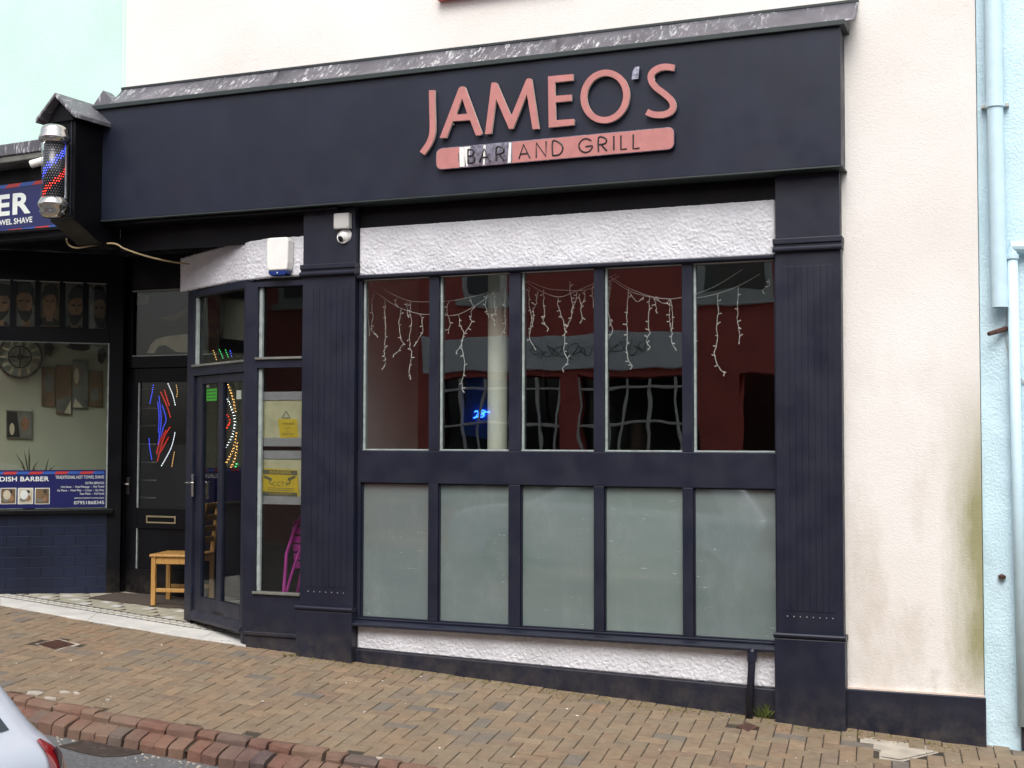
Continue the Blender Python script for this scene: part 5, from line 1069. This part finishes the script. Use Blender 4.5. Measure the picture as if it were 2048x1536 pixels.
mb = MB(); mb.tube([a, b], .034, 16); mb.build('pipe', 'bluepipe', dp2, smooth=True)
mb = MB(); q = F.pt(2075, 493, .08); mb.tube([a+Vector((0, 0, -.03)), a+Vector((.0, 0, .02)), q], .040, 12); mb.build('elbow', 'bluepipe', dp2)
mb = MB(); mb.tube([a+Vector((0, 0, -.06)), a+Vector((0, 0, -.03))], .043, 14); mb.build('collar', 'bluepipe', dp2)
hb = F.pt(1977, 668, .02); he = F.pt(2014, 657, .12); mb = MB(); mb.tube([hb, (hb+he)/2, he], [.014, .016, .017], 6); tag(mb.build('broken_bracket', 'rust'), 'rusty broken bracket stub below the wide downpipe', 'bracket')
mb = MB(); mb.tube(smoothline([tuple(F.pt(x, y, .125)) for x, y in ((2016, 600), (2012, 660), (2016, 700), (2032, 745), (2060, 775))], 6), .004, 5); tag(mb.build('cable', 'greyp'), 'thin loose cable hanging beside the narrow pipe', 'cable')
mb = MB(); mb.tube(smoothline([tuple(F.pt(x, y, .125)) for x, y in ((2012, 660), (2018, 720), (2040, 762), (2060, 764))], 6), .003, 5); tag(mb.build('cable', 'whitep'), 'second loose cable looping lower beside the narrow pipe', 'cable')

# ================================================================== STREET: covers, weeds, litter, car
cv = thing('service_cover', 'small rusty ribbed cover in a concrete collar on the pavement', 'cover', COVER)
mb = MB(); q = [pave(x, y) for x, y in ((70, 1287), (118, 1277), (162, 1288), (110, 1303))]; mb.add([p+Vector((0, 0, -.003)) for p in q], [(3, 2, 1, 0)]); mb.build('collar', 'concrete', cv)
q = [pave(x, y) for x, y in ((74, 1288), (118, 1279.5), (150, 1288.5), (108, 1299))]; mb = MB(); mb.add([p+Vector((0, 0, .001)) for p in q]+[p-Vector((0, 0, .02)) for p in q], [(3, 2, 1, 0)]+[(i, (i+1) % 4, (i+1) % 4+4, i+4) for i in range(4)]); lidm = mb.build('lid', 'rust', cv)
for k in range(9):
    t = (k+.7)/9.4; a = q[0].lerp(q[3], t); b = q[1].lerp(q[2], t); mb = MB(); mb.tube([a.lerp(b, .06)+Vector((0, 0, .002)), a.lerp(b, .94)+Vector((0, 0, .002))], .006, 5); mb.build('rib', 'rust', lidm)
q = [pave(x, y) for x, y in ((1472, 1452), (1494, 1445), (1517, 1453), (1496, 1465))]; mb = MB(); mb.add([p+Vector((0, 0, .002)) for p in q]+[p-Vector((0, 0, .03)) for p in q], [(3, 2, 1, 0)]+[(i, (i+1) % 4, (i+1) % 4+4, i+4) for i in range(4)]); tag(mb.build('stop_tap_lid', 'rust', bev=.003), 'small rusty square lid in the pavement by the waste pipe', 'lid')
gy = lambda x, y: rz(x, y)
def road(px, py):
    p = pave(px, py, -.15); 
    for _ in range(4): p = onplane(px, py, Vector((p.x, p.y, rz(p.x, p.y))), PN)
    return p
gc = [road(x, y) for x, y in ((118, 1494), (150, 1487), (192, 1474), (250, 1479), (320, 1497), (290, 1507), (240, 1514), (205, 1515), (160, 1506))]
dc = thing('gully_cover', 'dark iron gully cover set in the road beside the kerb', 'cover', gc[7]); mb = MB(); k = len(gc)
mb.add([p+Vector((0, 0, .010)) for p in gc]+[p-Vector((0, 0, .02)) for p in gc], [tuple(range(k))[::-1]]+[(i, (i+1) % k, (i+1) % k+k, i+k) for i in range(k)]); mb.build('plate', 'iron', dc, .003)
for r_ in range(2):
    for k in range(5):
        p = road(176+k*22+r_*10, 1487+k*2.2+r_*11); mb = MB(); mb.lathe(p+Vector((0, 0, .009)), [(.024, 0), (.02, .006), (.004, .007)], 6); mb.build('stud', 'iron', dc)
def tuft(px, py, n, h, label, mat='grass'):
    p = pave(px, py); random.seed(px); mb = MB()
    for i in range(n):
        b = p+Vector((random.uniform(-.05, .05), random.uniform(-.02, .03), -.005)); tip = b+Vector((random.uniform(-.07, .07), random.uniform(-.06, .02), h*random.uniform(.4, 1))); a = Vector((random.uniform(-1, 1), random.uniform(-1, 1), 0)).normalized()*.004
        m_ = (b+tip)/2+Vector((0, 0, h*.15)); mb.add([b-a, b+a, m_+a*.8, tip, m_-a*.8], [(0, 1, 2, 3, 4)])
    o = mb.build('grass_tuft', mat); tag(o, label, 'weed', 'weeds along the shopfront foot')
tuft(1528, 1436, 46, .12, 'green grass tuft between the waste pipe and right pilaster'); tuft(584, 1312, 16, .035, 'yellowish weed at the foot of the left pilaster', 'moss'); tuft(536, 1297, 16, .03, 'low weed at the foot of the side window', 'grass'); tuft(440, 1283, 14, .025, 'mossy weed on the end of the marble threshold', 'moss')
tuft(1640, 1456, 10, .03, 'tiny weed under the right pilaster pedestal', 'moss')
random.seed(31); mb = MB()                            # moss and crumbs along the foot of the wall
for i in range(900):
    x = random.uniform(-5.2, -.4); y = .035-abs(random.gauss(0, .10))-(.02 if x < -1.7 else 0); s = random.uniform(.003, .009); z = pz(x, y)+.001
    mb.add([(x-s, y, z), (x, y-s, z), (x+s, y, z), (x, y+s, z), (x, y, z+s*.7)], [(0, 1, 4), (1, 2, 4), (2, 3, 4), (3, 0, 4)])
o = mb.build('moss', 'moss'); tag(o, 'crumbs of moss along the foot of the shopfront', 'moss', kind='stuff')
mb = MB(); random.seed(33)                             # white specks of litter and gum
for i in range(70):
    x = random.uniform(-7.5, .2); y = random.uniform(-2.0, 0.0); s = random.choice((.003, .004, .006, .010)); z = pz(x, y)+.0022; k = 6; q0 = random.random()*6
    mb.add([(x+s*random.uniform(.6, 1.2)*math.cos(q0+i2), y+s*random.uniform(.6, 1.2)*math.sin(q0+i2), z) for i2 in range(6)]+[(x, y, z+s*.4)], [(i2, (i2+1) % 6, 6) for i2 in range(6)])
grit = MB()
for i in range(120):
    x = random.uniform(-6.6, -2.5); y = ky(x)-.24-abs(random.gauss(0, .08)); s = random.uniform(.003, .010); z = rz(x, y)
    grit.add([(x-s, y-s, z), (x+s, y-s, z), (x+s, y+s, z), (x-s, y+s, z), (x, y, z+s)], [(0, 1, 4), (1, 2, 4), (2, 3, 4), (3, 0, 4)])
o = grit.build('gutter_grit', 'concrete'); tag(o, 'loose crumbs of mortar and grit along the gutter', 'grit', kind='stuff')
o = mb.build('litter_specks', 'litter'); tag(o, 'scattered white specks of grit and litter on the pavement', 'litter', kind='stuff')
# parked hatchback, seen only by its rear corner
def hatchback(name, label, corner, body_mat):
    """built from level rings; local x forward from the tail, y to its left, z up; heads along -X in the world"""
    cx_, cy_, cz2 = corner
    W = lambda x, y, z: (cx_-x, cy_-(y+.865), cz2+z-PB*x)
    t = thing(name, label, 'car', W(2, 0, 0))
    # z, x tail, x nose, half width, corner radius
    LV = [(.24, .10, 3.85, .78, .20), (.30, .03, 3.95, .85, .20), (.45, .0, 4.0, .872, .19), (.60, .0, 3.99, .876, .18), (.75, .0, 3.92, .874, .18), (.84, .002, 3.72, .868, .175), (.90, .012, 3.40, .855, .17), (.945, .035, 3.10, .825, .165), (.975, .06, 2.95, .795, .15), (1.02, .095, 2.84, .770, .14), (1.10, .155, 2.70, .738, .13), (1.20, .24, 2.52, .70, .12), (1.30, .335, 2.34, .655, .12), (1.38, .44, 2.18, .61, .12), (1.44, .60, 2.0, .53, .13), (1.475, .85, 1.8, .38, .14), (1.485, 1.2, 1.5, .12, .06)]
    lev = smoothline(LV, 3)
    def ringp(z, xt, xn, hw, r, off=0.0):
        pts = []; xt -= off; xn += off; hw += off; r += off
        for k in range(8): pts.append((xt, (hw-r)*(1-2*k/8)))
        for k in range(8): q = math.pi/2*k/8; pts.append((xt+r-r*math.cos(q), -(hw-r)-r*math.sin(q)))
        for k in range(12): pts.append((xt+r+(xn-xt-2*r)*k/12, -hw))
        for k in range(8): q = math.pi/2*k/8; pts.append((xn-r+r*math.sin(q), -(hw-r)-r*math.cos(q)))
        for k in range(8): pts.append((xn, -(hw-r)*(1-2*k/8)))
        for k in range(8): q = math.pi/2*k/8; pts.append((xn-r+r*math.cos(q), (hw-r)+r*math.sin(q)))
        for k in range(12): pts.append((xn-r-(xn-xt-2*r)*k/12, hw))
        for k in range(8): q = math.pi/2*k/8; pts.append((xt+r-r*math.sin(q), (hw-r)+r*math.cos(q)))
        return pts
    def patch(za, zb_, i0, i1, off, nz=8, lim=None):
        """a piece of the skin between two heights and ring indices, lifted off it"""
        mb = MB(); n = i1-i0+1
        for k in range(nz+1):
            z = za+(zb_-za)*k/nz; j = 0
            while j < len(lev)-2 and lev[j+1][0] < z: j += 1
            f_ = (z-lev[j][0])/max(1e-6, lev[j+1][0]-lev[j][0]); L = [lev[j][m]+(lev[j+1][m]-lev[j][m])*f_ for m in range(5)]; R_ = ringp(*L, off=off); m_ = len(R_)
            for i in range(n):
                ii = i0+i
                if lim:
                    lo, hi = lim(k/nz); ii = lo+(hi-lo)*i/(n-1)
                a_ = R_[int(math.floor(ii)) % m_]; b_ = R_[(int(math.floor(ii))+1) % m_]; g_ = ii-math.floor(ii); mb.v.append(W(a_[0]+(b_[0]-a_[0])*g_, a_[1]+(b_[1]-a_[1])*g_, z))
        mb.f = [(k*n+i, k*n+i+1, (k+1)*n+i+1, (k+1)*n+i) for k in range(nz) for i in range(n-1)]; return mb
    mb = MB(); m_ = 72
    for L in lev: mb.v += [W(x, y, L[0]) for x, y in ringp(*L)]
    mb.f = [(k*m_+i, k*m_+(i+1) % m_, (k+1)*m_+(i+1) % m_, (k+1)*m_+i) for k in range(len(lev)-1) for i in range(m_)]+[tuple(range(m_))[::-1], tuple(range((len(lev)-1)*m_, len(lev)*m_))]
    mb.build('body', body_mat, t, smooth=True)
    patch(1.005, 1.38, 0, 8, .004, lim=lambda k: (.15+.1*k, 7.85-.1*k)).build('rear_window', 'carglass', t, smooth=True)
    patch(1.01, 1.36, 17, 27, .004, lim=lambda k: (17.5+.4*k, 27.2-.2*k)).build('side_window', 'carglass', t, smooth=True); patch(1.01, 1.36, 53, 63, .004, lim=lambda k: (53.8+.2*k, 63.5-.4*k)).build('side_window', 'carglass', t, smooth=True)
    patch(.99, 1.38, 36, 44, .004, lim=lambda k: (36.1, 43.9)).build('windscreen', 'carglass', t, smooth=True)
    for s_, a_ in ((0, lambda k: (8.3+1.0*max(0, k-.72)/.28-.25*math.sin(k*3), 14.6-4.6*max(0, k-.55)/.45)), (1, lambda k: (72-(14.6-4.6*max(0, k-.55)/.45)+8, 72-(8.3+1.0*max(0, k-.72)/.28)+8))):
        lp_ = patch(.60, .962, 9, 17, .007, 14, a_).build('tail_lamp', 'lamp', t, smooth=True)
        patch(.845, .925, 9, 14, .0095, 6, (lambda k: (9.4+.5*k, 11.9-.5*k)) if s_ == 0 else (lambda k: (68.1+.5*k, 70.6-.5*k))).build('lamp_reflector', 'lampdk', lp_, smooth=True)
    for s_ in (-1, 1):
        for x in (.78, 3.2):
            mb = MB(); mb.tube([W(x, s_*.68, .30), W(x, s_*.885, .30)], .30, 28); wh = mb.build('wheel', 'tyre', t, .02); mb = MB(); mb.tube([W(x, s_*.87, .30), W(x, s_*.892, .30)], .2, 20); mb.build('rim', 'steel', wh)
    return t
lampP = Vector(CAM)+ray(120, 1500)*4.05
hatchback('parked_car', 'silver hatchback at the lower left, only its rear corner showing', (lampP.x+.07, lampP.y+.045, lampP.z-.905), 'carpaint')

# ================================================================== THE OTHER SIDE OF THE STREET (behind the camera; seen mirrored in the window)
OW = 11.0                                                 # its frontage stands at Y = -OW; mirrored it appears at +OW
MY = 2*GD
def mo(px, py): q = F.loc(px, py, OW+MY); return q        # where a mirrored point stands
opp = thing('opposite_building', 'dark red painted shop across the street, mirrored in the bar window', 'building', (-7, -OW, -.1))
def obox(x0, x1, z0, z1, y0, y1): mb = MB(); mb.fbox(F, x0, x1, z0, z1, -OW-y1, -OW+(-y0)); return mb      # y0<y1 measured back from the frontage (negative = proud)
xa = mo(835, 800)[0]-1.2; xb = mo(1475, 800)[0]; xc = mo(1560, 800)[0]+.4
zsn0, zsn1 = mo(1050, 742)[1], mo(1050, 672)[1]; zh0 = mo(1050, 758)[1]
obox(-16, -2.2, zsn0-.1, 6.4, 0, .4).build('wall', 'redwall', opp)
xw = [(mo(872, 800)[0], mo(1120, 800)[0]), (mo(1160, 800)[0], mo(1395, 800)[0])]
piers = [(-16, xw[0][0]), (xw[0][1], xw[1][0]), (xw[1][1], xb), (min(xc+.3, -2.5), -2.2)]
for a, b in piers: obox(a, b, -1.5, zsn0-.101, 0, .4).build('pier', 'redwall', opp)
obox(-16, -2.2, -1.5, .55, .01, .4).build('stall_riser', 'redwall', opp)
obox(-16, 9, -1.5, 4, 2.2, 2.4).build('room_wall', 'indark', opp)
obox(mo(845, 700)[0], mo(1400, 700)[0], zsn0, zsn1, -.12, -.001).build('sign_board', 'signw', opp, .02)
# illegible flowing script on that board
random.seed(8); mb = MB(); x0_ = mo(1060, 700)[0]; x1_ = mo(1300, 700)[0]; zc2 = (zsn0+zsn1)/2; pts = []
for i in range(160):
    t = i/159; pts.append((x0_+(x1_-x0_)*t+.06*math.sin(i*.9), -OW+.128, zc2+.09*math.sin(i*.62)*(.5+.7*abs(math.sin(i*.13)))+.04*math.sin(i*.21)))
mb.tube(pts, .006, 5); mb.build('script_flourish', 'greyp2', opp)
for (a, b) in xw:
    mb = MB(); z0_, z1_ = .56, zh0; nb = 5
    for k in range(nb+1): x = a+(b-a)*k/nb; mb.tube([(x, -OW-.05, z0_), (x+.12*math.sin(k*2.1), -OW+.0, (z0_+z1_)/2), (x, -OW-.05, z1_)], .026, 6)
    for k in range(4): z = z0_+(z1_-z0_)*(k+.3)/3.6; mb.tube([(a, -OW-.05, z), ((a+b)/2, -OW+.03, z+.05), (b, -OW-.05, z)], .022, 6)
    mb.build('lattice', 'white', opp)
    obox(a, b, z0_, z1_, .25, .26).build('pane', 'carglass', opp)
for px0, px1, py0, py1 in ((930, 1015, 470, 600), (1395, 1545, 460, 592), (560, 660, 470, 604)):
    x0_, zt_ = mo(px0, py0); x1_, zb_ = mo(px1, py1); obox(x0_, x1_, zb_, zt_, -.03, -.001).build('sash_window', 'whitep', opp)
    obox(x0_+.12, x1_-.12, zb_+.12, zt_-.1, -.04, -.031).build('pane', 'carglass', opp); obox(x0_-.1, x1_+.1, zb_-.10, zb_-.001, -.12, 0).build('sill', 'whitep', opp)
op2 = thing('opposite_house', 'dark grey house across the street beside the red shop', 'building', (2, -OW, -.1))
for (a, b, c, d) in ((-2.199, 9, 2.6, 6.4), (-2.199, 9, -1.5, .9), (-2.199, -1.4, .9, 2.6), (1.0, 2.4, .9, 2.6), (5.0, 9, .9, 2.6)): obox(a, b, c, d, 0, .4).build('wall', 'greyp2', op2)
for a, b in ((-1.4, 1.0), (2.4, 5.0)): obox(a, b, .9, 2.6, .15, .16).build('pane', 'carglass', op2)
for a in (-1.2, 2.6): obox(a, a+1.1, 3.6, 5.2, -.03, -.001).build('sash_window', 'whitep', op2); obox(a+.12, a+.98, 3.72, 5.08, -.04, -.031).build('pane', 'carglass', op2)
nx_, nz_ = mo(955, 826); nn = thing('neon_sign', 'blue neon squiggle sign mirrored from a window across the street', 'neon sign', (nx_, -OW-.3, nz_))
mb = MB(); sc = .0090
for ps in ([(-14, 4), (-8, 6), (-4, 2), (-9, -6), (-15, -8), (-6, -7), (-2, -4)], [(3, -2), (9, 2), (8, 6), (3, 5), (8, -2), (6, -8), (1, -7), (5, -1), (12, 3), (17, 2)]):
    mb.tube([(nx_-p[0]*sc*-1*1.0, -OW-.18, nz_+p[1]*sc*1.1) for p in smoothline(ps, 4)], .012, 6)
mb.build('tube', 'neon', nn)
mb = MB(); mb.fbox(F, nx_-.32, nx_+.30, nz_-.42, nz_+.75, -OW-.24, -OW-.22); mb.build('backing_board', 'vblue', nn)
mb = MB(); mb.box((-16, -OW, -1.5), (9, -7.7, pz(-4, KY)+.02)); struct('near_pavement', mb, 'concrete')
bpy.context.view_layer.update()
